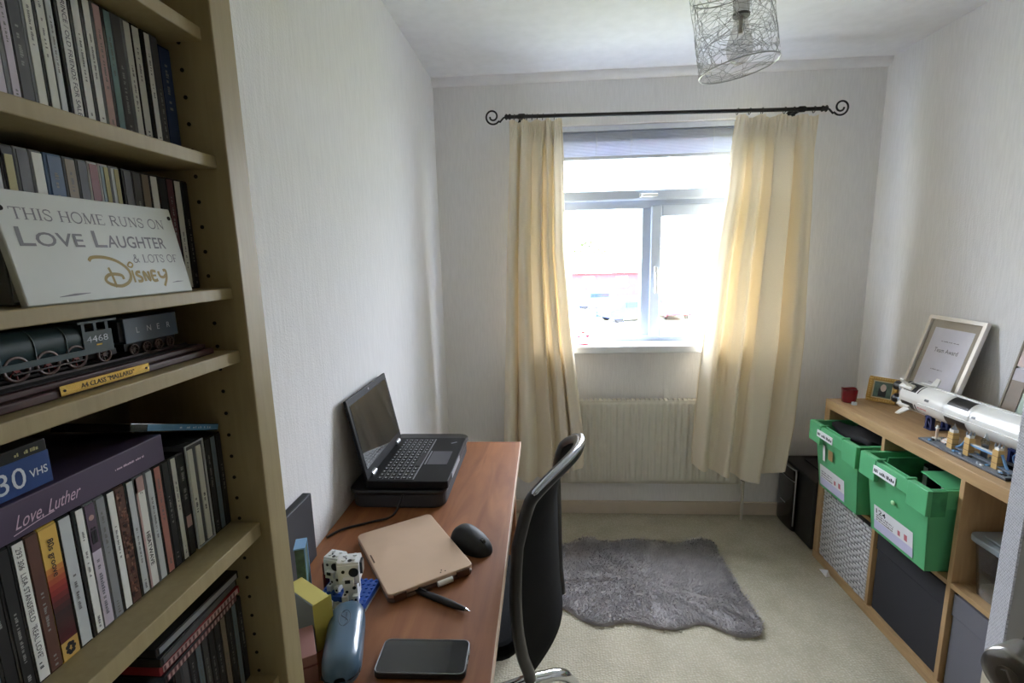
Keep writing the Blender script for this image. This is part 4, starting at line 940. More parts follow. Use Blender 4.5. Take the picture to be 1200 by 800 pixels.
for x_ in (-.13, -.07, -.045, -.02, .005, .06, .90, .955, 1.01, 1.11, 1.15, 1.24):
    z_ = 2.0795-(x_+.16)*.022/1.445; b = MB(); b.tube([Vector((x_+.002*math.sin(a), .0135*math.cos(a), z_-.003+.0135*math.sin(a))) for a in [2*PI*i/18 for i in range(18)]], .0017, DARKMETAL, 6, closed=True); b.build('curtain_ring', t)
# blind
t = thing('venetian_blind', 'white slatted blind drawn up to the top of the window', 'blind', (0, 2.60, 0)); BLM = mat('blind_white', (214, 220, 234), .45)
MB().box((.03, -.012, 2.03), (1.08, .02, 2.056), BLM).build('headrail', t, bevel=.003)
b = MB()
for i in range(20):
    z_ = 1.915+i*.0055; b.box((.035, -.012, z_), (1.075, .016, z_+.0022), BLM)
b.build('slats', t)
MB().box((.035, -.012, 1.895), (1.075, .016, 1.912), BLM).build('bottom_rail', t, bevel=.003)
b = MB()
for x_ in (.27, .44, .84): b.cyl((x_, -.0125, 1.90), (x_, -.0125, 2.035), .0009, WHITE, 6)
for x_ in (.268, .442): b.tube(smooth_path([(x_, -.0135, 2.0), (x_+.008, -.0145, 1.99), (x_, -.0145, 1.975), (x_+.01, -.014, 1.962), (x_, -.0135, 1.955)], 5), .001, WHITE, 6)
b.build('cords', t)
# ornament on sill
t = thing('heart_ornament', 'small clear ornament with red hearts on the window sill', 'ornament', (.205, 2.535, .9655)); RH = mat('red_heart', (214, 70, 92), .3)
MB().lathe([(0, 0), (.026, 0), (.026, .006), (.008, .01)], mat('red_base', (206, 96, 110), .35), n=20).build('base', t)
b = MB()
for i, (x_, z_) in enumerate(((-.022, .045), (-.004, .062), (.018, .072), (.018, .045))): b.tube(smooth_path([(0, 0, .008), (x_*.6, 0, z_*.5), (x_, 0, z_)], 5), .0011, mat('silver_wire', (190, 194, 200), .3, metal=.7), 6)
b.build('wires', t)
for x_, z_, s_ in ((-.026, .044, .8), (-.004, .064, .9), (.018, .075, .6), (.018, .046, 1.0)):
    pts = [(x_+.0095*s_*math.sin(a)**3, z_+.0009*s_*(13*math.cos(a)-5*math.cos(2*a)-2*math.cos(3*a)-math.cos(4*a))*.62) for a in [2*PI*i/22 for i in range(22)]]
    vs = [Vector((p[0], -.003, p[1])) for p in pts]+[Vector((p[0], .003, p[1])) for p in pts]; k = 22
    MB().add(vs, [(i, (i+1) % k, k+(i+1) % k, k+i) for i in range(k)]+[tuple(range(k))[::-1], tuple(range(k, 2*k))], RH).build('heart', t)

# ================================================================== LAMP
t = thing('pendant_lamp', 'cylindrical wire mesh pendant lampshade with a clear bulb under the ceiling', 'pendant lamp', (.527, 1.45, 1.908))
TL_ = Matrix.Rotation(R(-9.3), 4, 'Y'); WIRE = mat('silver_wire_mesh', (168, 170, 168), .4, metal=.5)
b = MB(); q = random.Random(21); RS, HS = .0995, .20
for i in range(115):
    a, z_ = q.uniform(0, 2*PI), q.uniform(0, HS); da, dz_ = q.gauss(0, .25), q.gauss(0, .016); pts = []
    for k_ in range(12):
        pts.append(Vector((RS*math.cos(a), RS*math.sin(a), min(HS, max(0, z_))))); a += da; z_ += dz_; da = da*.75+q.gauss(0, .16); dz_ = dz_*.75+q.gauss(0, .011)
    b.tube(pts, .00055, WIRE, 4, caps=False)
b.v = [TL_ @ v for v in b.v]; b.build('wire_shade', t)
for z_ in (0, HS):
    b = MB().tube([TL_ @ Vector((RS*math.cos(2*PI*i/48), RS*math.sin(2*PI*i/48), z_)) for i in range(48)], .0016, mat('rim_silver', (176, 178, 176), .3, metal=.7), 8, closed=True); b.build('rim', t)
b = MB()
for i in range(3): a = 2*PI*i/3+.4; b.cyl(TL_ @ Vector((.02*math.cos(a), .02*math.sin(a), HS-.02)), TL_ @ Vector((RS*math.cos(a), RS*math.sin(a), HS)), .0013, WIRE, 6)
b.build('shade_spider', t)
b = MB().cyl((.0, 0, .132), (.0, 0, .165), .0205, WHITE, 18).cyl((0, 0, .165), (0, 0, .2), .019, WHITE, 18); b.build('lamp_holder', t)
b = MB().cyl((0, 0, .127), (0, 0, .133), .0215, mat('grey_ring', (90, 90, 90), .5), 18).cyl((0, 0, .163), (0, 0, .167), .022, mat('grey_ring', (90, 90, 90), .5), 18); b.build('holder_rings', t)
def bulb_mat():
    M = glass_mat('bulb_glass', (.86, .85, .83, 1), .10); return M
b = MB().lathe([(.0165, .13), (.018, .108), (.024, .088), (.031, .066), (.0335, .048), (.030, .030), (.020, .017), (.008, .011), (0, .010)], bulb_mat(), n=24); b.build('bulb', t)
MB().cyl((0, 0, .085), (0, 0, .128), .006, mat('bulb_stem', (200, 196, 186), .4), 8).build('bulb_stem', t)
MB().cyl((0, 0, .2), (0, 0, HC-1.908), .003, WHITE, 8).build('flex', t)
MB().lathe([(0, HC-1.908-.025), (.03, HC-1.908-.022), (.038, HC-1.908-.001)], WHITE, n=20).build('ceiling_rose', t)

# ================================================================== SHELF UNIT (right)
KX, KY = 1.254, 2.197; OAK = wood('oak_veneer', (170, 138, 98), (190, 158, 116), (7, .8, 7), 5, .45, 1.5); OAKV = wood('oak_veneer_upright', (170, 138, 98), (190, 158, 116), (7, 7, .8), 5, .45, 1.5)
t = thing('cube_shelf_unit', 'long low oak cube shelf unit along the right wall', 'shelf unit', (KX, KY, 0)); KD = .355; L4 = 1.466
MB().box((0, -L4, .731), (KD, 0, .77), OAK).build('top', t, bevel=.0015)
MB().box((0, -L4, 0), (KD, 0, .04), OAK).build('bottom_board', t, bevel=.0015)
for y_ in (-.039, -L4): MB().box((0, y_, .04), (KD, y_+.039, .731), OAKV).build('side_panel', t, bevel=.0015)
cols = []
y_ = -.039
for i in range(4):
    cols.append((y_-.335, y_)); y_ -= .335
    if i < 3: MB().box((.001, y_-.016, .04), (KD, y_, .731), OAKV).build('divider', t, bevel=.001); y_ -= .016
for a, e in cols: MB().box((.001, a, .377), (KD, e, .393), OAK).build('shelf', t, bevel=.001)
def cell(i): return KY+cols[i][0], KY+cols[i][1]
# crates
GRN = mat('green_crate_plastic', (92, 176, 122), .4, var=.06, scale=5); GRN2 = mat('green_crate_worn', (62, 142, 92), .55, var=.35, scale=18); LBL = mat('label_print', (90, 70, 90), .7); LILAC = mat('lilac_label', (196, 194, 222), .7)
def crate(label, yc, wtop, wbot, xf, hh, full, big):
    t = thing('storage_crate', label, 'crate', (xf, yc, .3935), 0, 'green crates in the shelf unit'); dp = .355; a, e = wbot/2, wtop/2-.014; fx = .045
    b = MB(); th = .004
    # tapered tub: front, back, two sides, floor
    def wallq(p, q_, r_, s_, n_): 
        n_ = Vector(n_)*th; v_ = [Vector(z) for z in (p, q_, r_, s_)]; b.add(v_+[z+n_ for z in v_], [(0, 1, 2, 3), (7, 6, 5, 4), (0, 4, 5, 1), (1, 5, 6, 2), (2, 6, 7, 3), (3, 7, 4, 0)], GRN)
    f0, f1 = fx, .016; k0, k1 = dp-.03, dp-.004; H2 = hh
    wallq((f0, -a, 0), (f0, a, 0), (f1, e, H2), (f1, -e, H2), (1, 0, 0)); wallq((k0, -a, 0), (k0, a, 0), (k1, e, H2), (k1, -e, H2), (-1, 0, 0))
    wallq((f0, -a, 0), (k0, -a, 0), (k1, -e, H2), (f1, -e, H2), (0, 1, 0)); wallq((f0, a, 0), (k0, a, 0), (k1, e, H2), (f1, e, H2), (0, -1, 0))
    b.box((f0, -a, 0), (k0, a, th), GRN); b.build('tub', t)
    b = MB(); g = wtop/2; zr = hh-.085
    # stepped rim band round the top, deeper at the corners
    b.box((0, -g, zr), (.016, -g+.085, hh), GRN).box((0, g-.085, zr), (.016, g, hh), GRN).box((.002, -g+.085, zr+.030), (.014, g-.085, hh-.006), GRN)
    b.box((.016, -g, zr), (.06, -g+.012, hh), GRN2).box((.016, g-.012, zr), (.06, g, hh), GRN2).box((.06, -g+.004, zr+.02), (dp, -g+.014, hh), GRN).box((.06, g-.014, zr+.02), (dp, g-.004, hh), GRN)
    b.box((dp-.012, -g+.014, zr+.02), (dp, g-.014, hh), GRN); b.build('rim', t, bevel=.002)
    b = MB(); 
    for s_ in (-1, 1): b.box((-.001, s_*(g-.09)-.004, hh-.004), (.03, s_*(g-.09)+.004, hh+.004), GRN)
    b.build('lid_catches', t)
    # labels
    bl = MB(); z0, z1_ = hh-.052, hh-.022; y0 = .045 if not big else .03; bl.box((-.0012, y0-.055, z0), (.0025, y0+.055, z1_), PAPER).marks((-.0014, y0+.05, z0+.008), (0, -1, 0), (0, 0, 1), .095, .012, INK, 5, .8); bl.build('rim_label', t)
    def on_front(y_, z_): return Vector((fx+(f1-fx)*z_/hh-.0012, y_, z_))
    bl = MB(); ya, yb = (a-.012, -a+.075) if not big else (a-.02, -a+.05); za, zb = .012, .105
    bl.add([on_front(ya, za), on_front(yb, za), on_front(yb, zb), on_front(ya, zb)], [(0, 1, 2, 3)], PAPER)
    bl.add([on_front(ya, za)+Vector((-.0004, 0, 0)), on_front(yb, za)+Vector((-.0004, 0, 0)), on_front(yb, za+.035)+Vector((-.0004, 0, 0)), on_front(ya, za+.035)+Vector((-.0004, 0, 0))], [(0, 1, 2, 3)], LILAC)
    up = (on_front(0, .1)-on_front(0, 0))
    if big: bl.text('124', on_front(ya-.012, .078)+Vector((-.0006, 0, 0)), (0, -1, 0), up, .018, INK, width=.05, bold=.01)
    for i in range(3): bl.marks(on_front(ya-.012, .052+.011*i if not big else .050+.009*i)+Vector((-.0006, 0, 0)), (0, -1, 0), up, (ya-yb)*.45, .006, LBL, 20+i, .85)
    bl.marks(on_front(yb+.07, .055)+Vector((-.0006, 0, 0)), (0, -1, 0), up, .05, .03, mat('red_print', (190, 110, 120), .7), 40, .9)
    bl.build('paper_label', t)
    return t
y0, y1 = cell(0); c1 = crate('green crate on the far left, above the white woven basket', (y0+y1)/2+.004, .326, .262, 1.172, .292, True, False)
b = MB(); b.add([(.024, .085, .135), (.024, .068, .135), (.020, .068, .205), (.020, .085, .205)], [(0, 1, 2, 3)], PAPER).add([(.0225, .045, .155), (.0225, .012, .155), (.0195, .012, .20), (.0195, .045, .20)], [(0, 1, 2, 3)], mat('brown_tape', (150, 124, 80), .6)); b.build('sticker', c1)
y0, y1 = cell(1); c2 = crate('green crate with a label reading 124, above the black fabric box', (y0+y1)/2+.004, .326, .262, 1.172, .292, False, True)
MB().sphere((.022, .005, .165), .008, mat('pale_blob', (180, 224, 170), .5), 10, (.5, 1.2, 1)).build('sticker', c2)
# lid flaps
b = MB(); b.obox((.20, -.095, .297), (.135, 0, 0), (0, .052, .006), (0, -.0004, .002), GRN); b.build('lid_flap', c2)
b = MB(); b.obox((.19, .10, .245), (.14, 0, 0), (0, .012, -.05), (0, .002, .0004), GRN2); b.build('lid_flap', c2)
# contents
DKB = mat('dark_cloth', (24, 24, 26), .9, bump=.4, scale=40)
y0, y1 = cell(0)
q = random.Random(2)
def lump(u, v): return Vector((-.12+.24*u, -.125+.25*v, .015*math.sin(7*u+2)*math.sin(6*v+1)+.01*math.sin(14*u*v)))
t = thing('black_cloth_bundle', 'black cloth bundle filling the far green crate', 'cloth', (1.365, (y0+y1)/2+.004, .668))
MB().grid(lump, 16, 16, DKB).build('cloth', t, solid=.02)
y0, y1 = cell(1)
t = thing('white_mug', 'pale rounded item standing in the crate labelled 124', 'container', (1.40, (y0+y1)/2-.02, .40))
MB().lathe([(0, 0), (.055, 0), (.06, .01), (.062, .25), (.05, .27), (0, .275)], mat('pale_grey_item', (176, 176, 172), .5), n=24).build('body', t)
MB().cyl((0, 0, .275), (0, 0, .285), .03, mat('dark_cap', (40, 40, 42), .5), 18).build('cap', t)
t = thing('black_file', 'black item upright behind the rim of the crate labelled 124', 'file', (1.40, (y0+y1)/2+.075, .40))
MB().box((-.06, -.012, 0), (.06, .012, .27), BLACK).build('cover', t, bevel=.002); MB().box((-.061, -.009, .01), (-.059, .009, .26), PAPER).build('spine_label', t)
# wicker basket
y0, y1 = cell(0); WK = mat('white_woven_strip', (196, 196, 198), .6, var=.08, scale=60); WD = mat('woven_body_grey', (74, 74, 78), .9)  # darker grey body behind the white woven strips
t = thing('woven_basket', 'white and grey woven basket in the bottom left of the shelf unit', 'basket', (KX+.004, (y0+y1)/2, .0405))
b = MB(); NR, NC = 22, 9
for r_ in range(NR):
    for c_ in range(-1, NC+1):
        y0_ = -.163+(c_+(.5 if r_ % 2 else 0))*.326/NC; y1_ = y0_+.326/NC*.96; y0_, y1_ = max(-.163, y0_), min(.163, y1_)
        if y1_-y0_ < .004: continue
        zc = .0075+r_*.0144+.0016*math.sin(y0_*60)
        b.grid(lambda u, v: Vector((.0012-.0052*(math.sin(PI*u)**.8)*(math.sin(PI*v)**.5), y0_+(y1_-y0_)*u, zc-.0064+.0128*v)), 6, 4, WK)
b.build('front_weave', t)
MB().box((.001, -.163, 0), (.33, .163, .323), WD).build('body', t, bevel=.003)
MB().tube([(.002, -.162, .326), (.002, .162, .326), (.325, .162, .326), (.325, -.162, .326)], .0055, mat('woven_edge', (70, 68, 68), .8), 8, closed=True).build('rim', t)
# fabric boxes
def fabric_box(i, label, col, nm):
    y0, y1 = cell(i); M = mat(nm, col, .95, bump=.25, scale=400, spec=.1); dx = .012
    t = thing('fabric_box', label, 'fabric box', (KX+dx, (y0+y1)/2, .0405)); h_ = .325 if i == 1 else .322
    MB().box((0, -.161, 0), (.32, .161, h_), M).build('body', t, bevel=.006)
    MB().box((-.0025, -.162, h_-.075), (.001, .162, h_-.072), M).box((-.0018, -.1615, h_-.072), (.001, .1615, h_-.001), M).build('top_hem', t, bevel=.001)
fabric_box(1, 'black fabric storage box under the crate labelled 124', (62, 62, 66), 'black_felt')
fabric_box(2, 'grey fabric storage box under the clear plastic tub', (116, 116, 124), 'grey_felt')
# clear plastic tub
y0, y1 = cell(2); t = thing('plastic_tub', 'clear plastic tub with a silver-grey lid in the upper right cube', 'plastic tub', (1.287, 1.297, .3935)); CLR = glass_mat('clear_plastic', (.80, .82, .85, 1), .22)
b = MB(); pb = rrect(0, -.128, .25, .128, .03); pt_ = rrect(-.012, -.14, .262, .14, .03); k = len(pb)
vs = [Vector((p[0], p[1], .002)) for p in pb]+[Vector((p[0], p[1], .165)) for p in pt_]; b.add(vs, [(i, (i+1) % k, k+(i+1) % k, k+i) for i in range(k)]+[tuple(range(k))[::-1]], CLR, False); b.build('tub', t)
LID = mat('grey_clear_lid', (150, 160, 168), .25); b = MB(); b.prism(rrect(-.020, -.148, .270, .148, .03), .165, .183, LID); b.prism(rrect(.0, -.13, .25, .13, .03), .183, .190, LID); b.build('lid', t, bevel=.003)
b = MB(); b.box((-.024, -.09, .14), (-.012, -.03, .175), LID); b.build('clip', t, bevel=.003)
t2 = thing('cloth_roll', 'pale rolled cloth inside the clear plastic tub', 'cloth', (1.40, 1.30, .447)); MB().tube(smooth_path([(-.04, -.09, 0), (.0, -.02, .008), (.02, .08, 0)], 6), .045, mat('pale_cloth', (196, 190, 188), .9, bump=.3, scale=60), 14).build('cloth', t2)
t2 = thing('white_plug', 'white plastic part lying in the clear plastic tub', 'plastic part', (1.325, 1.33, .410)); MB().obox((0, 0, .012), (.02, .01, .012), (-.006, .03, 0), (-.004, 0, .008), WHITE).build('body', t2, bevel=.004)
# paper tag at the foot of the unit
t = thing('paper_scrap', 'small folded white paper scrap on the carpet at the foot of the shelf unit', 'paper', (1.238, 2.06, .0005)); MB().add([(-.012, -.03, .001), (.010, -.025, .001), (.013, .022, .003), (-.010, .03, .001), (.0, -.02, .030)], [(0, 1, 4), (1, 2, 4), (2, 3, 4), (3, 0, 4), (3, 2, 1, 0)], PAPER).build('fold', t)

# ---- on top of the unit
ZT = .7705
t = thing('votive_candle', 'red glass votive candle at the far end of the shelf unit', 'candle', (1.318, 2.142, ZT)); RG = mat('red_glass', (170, 24, 44), .08, trans=.45, coat=.4)
def vot(u, v):
    a = 2*PI*u; r_ = .026+.003*v+.0015*math.sin(6*a)*v; return Vector((r_*math.cos(a), r_*math.sin(a), .001+.058*v+.003*math.sin(3*a)*v))
MB().grid(vot, 48, 8, RG).build('glass', t, solid=.002)
MB().cyl((0, 0, .001), (0, 0, .036), .024, mat('red_wax', (140, 20, 36), .4), 24).build('wax', t)
MB().cyl((0, 0, .036), (.001, 0, .044), .001, INK, 6).build('wick', t)
t = thing('tealight', 'tiny white tealight beside the red votive candle', 'candle', (1.315, 2.098, ZT)); MB().cyl((0, 0, 0), (0, 0, .011), .010, mat('tealight_tin', (226, 228, 230), .35), 18).cyl((0, 0, .011), (0, 0, .014), .001, INK, 6).build('cup', t)
# gold frame
def leaning_frame(name, label, cat, p0, p1, h_, lean_, dep, bar, bmat, mount, inner, backc):
    """p0 far bottom corner, p1 near bottom corner (xy); leans away from the viewer of its face"""
    p0, p1 = Vector((p0[0], p0[1], 0)), Vector((p1[0], p1[1], 0)); wv = (p1-p0); W2 = wv.length; wv.normalize()
    nrm = Vector((wv.y, -wv.x, 0))
    if nrm.x > 0: nrm = -nrm
    upv = (Vector((0, 0, 1))*math.cos(lean_)-nrm*math.sin(lean_)); fn_ = (nrm*math.cos(lean_)+Vector((0, 0, 1))*math.sin(lean_))
    t = thing(name, label, cat, (p0.x, p0.y, ZT+dep*math.sin(lean_))); P = lambda a, z_, d_: wv*a+upv*z_+fn_*d_
    b = MB()
    for a0, z0, a1, z1_ in ((0, 0, W2, bar), (0, h_-bar, W2, h_), (0, bar, bar, h_-bar), (W2-bar, bar, W2, h_-bar)):
        b.obox(P((a0+a1)/2, (z0+z1_)/2, -dep/2), wv*(a1-a0)/2, upv*(z1_-z0)/2, fn_*dep/2, bmat)
    b.build('frame', t, bevel=.0015)
    MB().obox(P(W2/2, h_/2, -dep*.75), wv*(W2/2-bar*.5), upv*(h_/2-bar*.5), fn_*.001, backc).build('backing', t)
    MB().obox(P(W2/2, h_/2, -dep*.6), wv*(W2/2-bar), upv*(h_/2-bar), fn_*.0006, mount).build('mount', t)
    b = MB(); inner(b, P, W2, h_, -dep*.6+.0008, wv, upv, fn_); b.build('picture', t)
    return t, P, W2
GOLDF = mat('gilt_frame', (196, 156, 84), .35, metal=.6); GILT2 = mat('gilt_bead', (222, 190, 120), .3, metal=.6)
def portrait(b, P, W2, h_, d, wv, upv, fn_):
    b.obox(P(W2/2, h_/2, d), wv*(W2/2-.021), upv*(h_/2-.021), fn_*.0004, mat('photo_green', (96, 120, 110), .5, var=.3, scale=60))
    b.obox(P(W2*.5, h_*.40, d+.0006), wv*.014, upv*.018, fn_*.0002, mat('photo_dark_coat', (44, 46, 54), .6))
    cs = [P(W2*.52+.0105*math.cos(2*PI*i/18), h_*.58+.016*math.sin(2*PI*i/18), d+.001) for i in range(18)]; b.add(cs, [tuple(range(18))], mat('photo_face', (222, 206, 196), .6))
t, P, W2 = leaning_frame('photo_frame', 'small ornate gold photo frame with a portrait beside the red candle', 'photo frame', (1.402, 2.165), (1.468, 2.082), .108, R(14), .012, .016, GOLDF, mat('cream_mount', (220, 206, 170), .7), portrait, mat('frame_back', (60, 44, 34), .8))
b = MB(); upv = P(0, 1, 0); 
for i in range(12):
    for z_ in (.008, .100): b.sphere(P(W2*(i+.5)/12, z_, .0), .0034, GILT2, 8)
for i in range(1, 11):
    for a in (.008, W2-.008): b.sphere(P(a, .108*(i+.0)/11, .0), .0034, GILT2, 8)
b.build('beading', t)
# certificate
def cert(b, P, W2, h_, d, wv, upv, fn_):
    b.obox(P(W2/2, h_/2, d), wv*(W2/2-.04), upv*(h_/2-.045), fn_*.0003, mat('certificate_paper', (214, 214, 226), .35))
    o_ = lambda a, z_: P(a, z_, d+.0006)
    b.text('Team Award', o_(W2/2, h_*.64), wv, upv, .018, mat('grey_ink', (70, 70, 82), .7), width=.112, align='c')
    b.marks(o_(W2*.34, h_*.75), wv, upv, W2*.32, .004, mat('grey_print', (120, 116, 124), .7), 2, .85); b.marks(o_(W2*.36, h_*.46), wv, upv, W2*.22, .004, mat('grey_print', (120, 116, 124), .7), 3, .85); b.marks(o_(W2*.42, h_*.33), wv, upv, W2*.2, .003, mat('grey_print', (120, 116, 124), .7), 6, .85)
SILV = mat('champagne_silver', (236, 232, 226), .3, metal=.3)
t, P, W2 = leaning_frame('certificate_frame', 'silver framed certificate leaning against the right wall', 'picture frame', (1.484, 2.11), (1.484, 1.845), .392, R(15.6), .018, .014, SILV, mat('taupe_mount', (168, 160, 148), .7), cert, mat('frame_back', (60, 44, 34), .8))
MB().obox(P(W2/2, .2, -.0095), P(W2/2-.012, 0, 0), P(0, .188, 0), P(0, 0, .0004), glass_mat('picture_glass', (1, 1, 1, 1), .05)).build('glass', t)
# leaning collage canvas
def collage(b, P, W2, h_, d, wv, upv, fn_):
    for a0, a1, z0, z1_, nm, c in ((.0, .055, .0, .215, 'print_brown', (122, 106, 88)), (.0, .055, .215, .255, 'print_lilac', (176, 170, 176)), (.0, .055, .262, .36, 'print_blush', (202, 178, 170)), (.06, .34, .0, .33, 'print_pale_green', (186, 204, 188)), (.06, .34, .335, .44, 'print_blush', (202, 178, 170)), (.0, .055, .365, .44, 'print_grey', (176, 176, 178))):
        b.obox(P((a0+a1)/2, (z0+z1_)/2, d+.004), wv*(a1-a0)/2, upv*(z1_-z0)/2, fn_*.0008, mat(nm, c, .45, var=.12, scale=25))
    cs = [P(.035+.012*math.cos(2*PI*i/18), .335+.012*math.sin(2*PI*i/18), d+.006) for i in range(18)]; b.add(cs, [tuple(range(18))], PAPER)
leaning_frame('collage_canvas', 'pale green and brown picture leaning at the right edge behind the rocket', 'picture', (1.512, 1.700), (1.512, 1.355), .445, R(12), .014, .006, mat('canvas_edge', (150, 140, 126), .7), PAPER, collage, PAPER)

# rocket -------------------------------------------------------------------
t = thing('model_rocket', 'white and black brick-built model rocket lying on stands on the shelf unit', 'model rocket', (1.425, 1.93, .862), 0)
RW = mat('rocket_white', (226, 226, 222), .25, coat=.3); RK = mat('rocket_black', (28, 28, 30), .3); RGY = mat('rocket_grey', (150, 158, 168), .35); RR = .0535
d_ = Vector((.01, -1, .010)).normalized(); xx, yy = frame_from(d_)
A = lambda s_: d_*s_
def ring(b, s0, s1, r0_, r1_, M, a0=0, a1=2*PI, n=32):
    vs = []; 
    for s_, r_ in ((s0, r0_), (s1, r1_)):
        vs += [A(s_)+(xx*math.cos(a0+(a1-a0)*i/n)+yy*math.sin(a0+(a1-a0)*i/n))*r_ for i in range(n+1)]
    b.add(vs, [(i, i+1, n+2+i, n+1+i) for i in range(n)], M, True)
b = MB(); ring(b, 0, .07, RR*.96, RR, RW); ring(b, .07, .40, RR, RR, RW); ring(b, .40, .62, RR, RR, RW); ring(b, 0, 0.0005, .0, RR*.96, RK); ring(b, .62, .621, RR, 0, RW); b.build('first_stage', t)
b = MB(); ring(b, .62, .66, RR, .040, RW); ring(b, .66, .85, .040, .040, RW); ring(b, .85, .90, .040, .02, RW); ring(b, .90, .98, .016, .006, RW); b.build('upper_stages', t)
b = MB()
for s0, s1, c_ in ((.012, .085, 4), (.215, .30, 4)):
    for i in range(4):
        a0 = 2*PI*i/4+.25; b = MB(); ring(b, s0, s1, RR+.0008, RR+.0008, RK, a0, a0+2*PI/8, 8); b.build('black_panel', t)
for s0, s1 in ((.125, .145), (.32, .335)):
    for i in range(4): a0 = 2*PI*i/4+1.2; b = MB(); ring(b, s0, s1, RR+.001, RR+.001, RK, a0, a0+.16, 4); b.build('black_panel', t)
b = MB()
for i in range(4): a = 2*PI*i/4+.1; b.obox(A(.36)+(xx*math.cos(a)+yy*math.sin(a))*(RR+.0015), d_*.26, (-xx*math.sin(a)+yy*math.cos(a))*.003, (xx*math.cos(a)+yy*math.sin(a))*.002, RW)
for s_ in (.075, .20, .305): ring(b, s_, s_+.006, RR+.002, RR+.002, RW)
b.build('ribs', t)
b = MB(); rm_ = mat('red_lettering', (196, 60, 56), .5)
for i in range(2):
    a = R(200+180*i); o_ = A(.095)+(xx*math.cos(a)+yy*math.sin(a))*(RR+.0022); b.marks(o_, d_, (-xx*math.sin(a)+yy*math.cos(a)), .04, .006, rm_, 3, .9)
b.build('red_print', t)
for i in range(4):
    a = 2*PI*i/4+.75; e = (xx*math.cos(a)+yy*math.sin(a)); sd = (-xx*math.sin(a)+yy*math.cos(a))
    eng = MB().lathe([(.004, .02), (.009, .012), (.012, -.004), (.017, -.020), (.019, -.026), (.016, -.026), (.008, -.008)], RK, A(-.024)+e*.036, 16, d_).lathe([(.016, .02), (.016, .004), (.009, .0)], RGY, A(-.024)+e*.036, 16, d_).build('engine', t)
    MB().obox(A(.02)+e*(RR-.002), d_*.032, sd*.012, e*.010, RW).build('fairing', t, bevel=.004)
    b = MB(); v_ = [A(.022)+e*(RR+.004), A(.055)+e*(RR+.004), A(.034)+e*(RR+.042), A(.016)+e*(RR+.044)]; n_ = sd*.0025
    b.add([p-n_ for p in v_]+[p+n_ for p in v_], [(0, 1, 2, 3), (7, 6, 5, 4), (0, 4, 5, 1), (1, 5, 6, 2), (2, 6, 7, 3), (3, 7, 4, 0)], RW); b.build('fin', t)
MB().lathe([(.004, .02), (.009, .012), (.012, -.004), (.017, -.022), (.014, -.022), (.008, -.008)], RK, A(-.002), 16, d_).build('engine', t)
NAVY = mat('navy_brick', (30, 42, 92), .4)
for s_ in (.135, .455):
    p = A(s_); zf = ZT-.862+.0002; b = MB()
    for sx in (-.028, .028):
        b.box((p.x+sx-.006, p.y-.012, zf), (p.x+sx+.006, p.y-.004, p.z-.046), NAVY).box((p.x+sx-.006, p.y+.010, zf), (p.x+sx+.006, p.y+.018, p.z-.046), NAVY)
        b.obox((p.x+sx, p.y+.003, (zf+p.z-.046)/2), (.004, 0, 0), (0, .012, .016), (0, -.002, .002), NAVY)
    b.box((p.x-.036, p.y-.014, zf), (p.x+.036, p.y+.020, zf+.004), NAVY); b.box((p.x-.036, p.y-.012, p.z-.050), (p.x+.036, p.y+.018, p.z-.0445), NAVY)
    for sx in (-.030, .030): b.box((p.x+sx-.004, p.y-.006, p.z-.045), (p.x+sx+.004, p.y+.012, p.z-.036), NAVY)
    b.build('stand', t)

# city model ----------------------------------------------------------------
t = thing('city_skyline_model', 'brick-built city skyline with tan towers and blue bridge in front of the rocket', 'model city', (1.332, 1.540, ZT)); TAN = mat('brick_tan', (206, 172, 112), .4); LBL_ = mat('brick_light_blue', (112, 160, 206), .4); SKYG = mat('brick_grey', (104, 112, 122), .4); TRC = glass_mat('brick_clear', (.8, .88, .92, 1), .2)
MB().box((-.041, -.165, 0), (.041, .162, .006), RK).build('baseplate', t, bevel=.001)
b = MB(); b.box((-.038, -.16, .006), (.038, .158, .0085), SKYG)
q = random.Random(4)
for i in range(40):
    x_, y_ = q.uniform(-.036, .03), q.uniform(-.155, .145); b.box((x_, y_, .0085), (x_+.006, y_+.008, .0085+q.uniform(.002, .007)), q.choice([SKYG, RW, RK, RGY, LBL_]))
b.build('street_bricks', t)
b = MB(); b.box((-.012, .126, .0085), (.006, .142, .016), RW).cyl((-.003, .134, .016), (-.003, .134, .048), .0042, mat('column_cream', (214, 190, 172), .5), 12).box((-.008, .129, .048), (.002, .139, .052), RW).sphere((-.003, .134, .056), .004, RW, 8); b.build('column', t)
b = MB()
for i in range(7): b.box((-.004+i*.0025, .082, .0085+i*.0035), (.034, .122-i*.004, .012+i*.0035), RW if i % 2 else mat('column_cream', (214, 190, 172), .5))
b.sphere((.018, .094, .034), .010, RW, 12); b.build('gallery', t)
b = MB(); b.box((-.020, .050, .0085), (.000, .070, .062), TAN)
for z_ in (.024, .040, .055): b.box((-.0208, .0492, z_), (.0008, .0708, z_+.002), mat('brick_dark_tan', (160, 126, 80), .4))
b.box((-.018, .052, .062), (-.002, .068, .072), RW); b.lathe([(.011, 0), (.004, .010), (.0, .022)], RGY, (-.010, .060, .072), 4, smooth=False); b.build('clock_tower', t)
for y_ in (.0, -.098):
    tw = MB(); tw.box((-.018, y_-.009, .0085), (.0, y_+.009, .066), TAN)
    for z_ in (.026, .046): tw.box((-.0187, y_-.0097, z_), (.0007, y_+.0097, z_+.002), mat('brick_dark_tan', (160, 126, 80), .4))
    tw.box((-.016, y_-.007, .066), (-.002, y_+.007, .074), RW)
    for sx in (-.015, -.003):
        for sy in (-.006, .006): tw.lathe([(.0026, 0), (.0026, .006), (0, .014)], RGY, (sx, y_+sy, .074), 8)
    tw.build('bridge_tower', t)
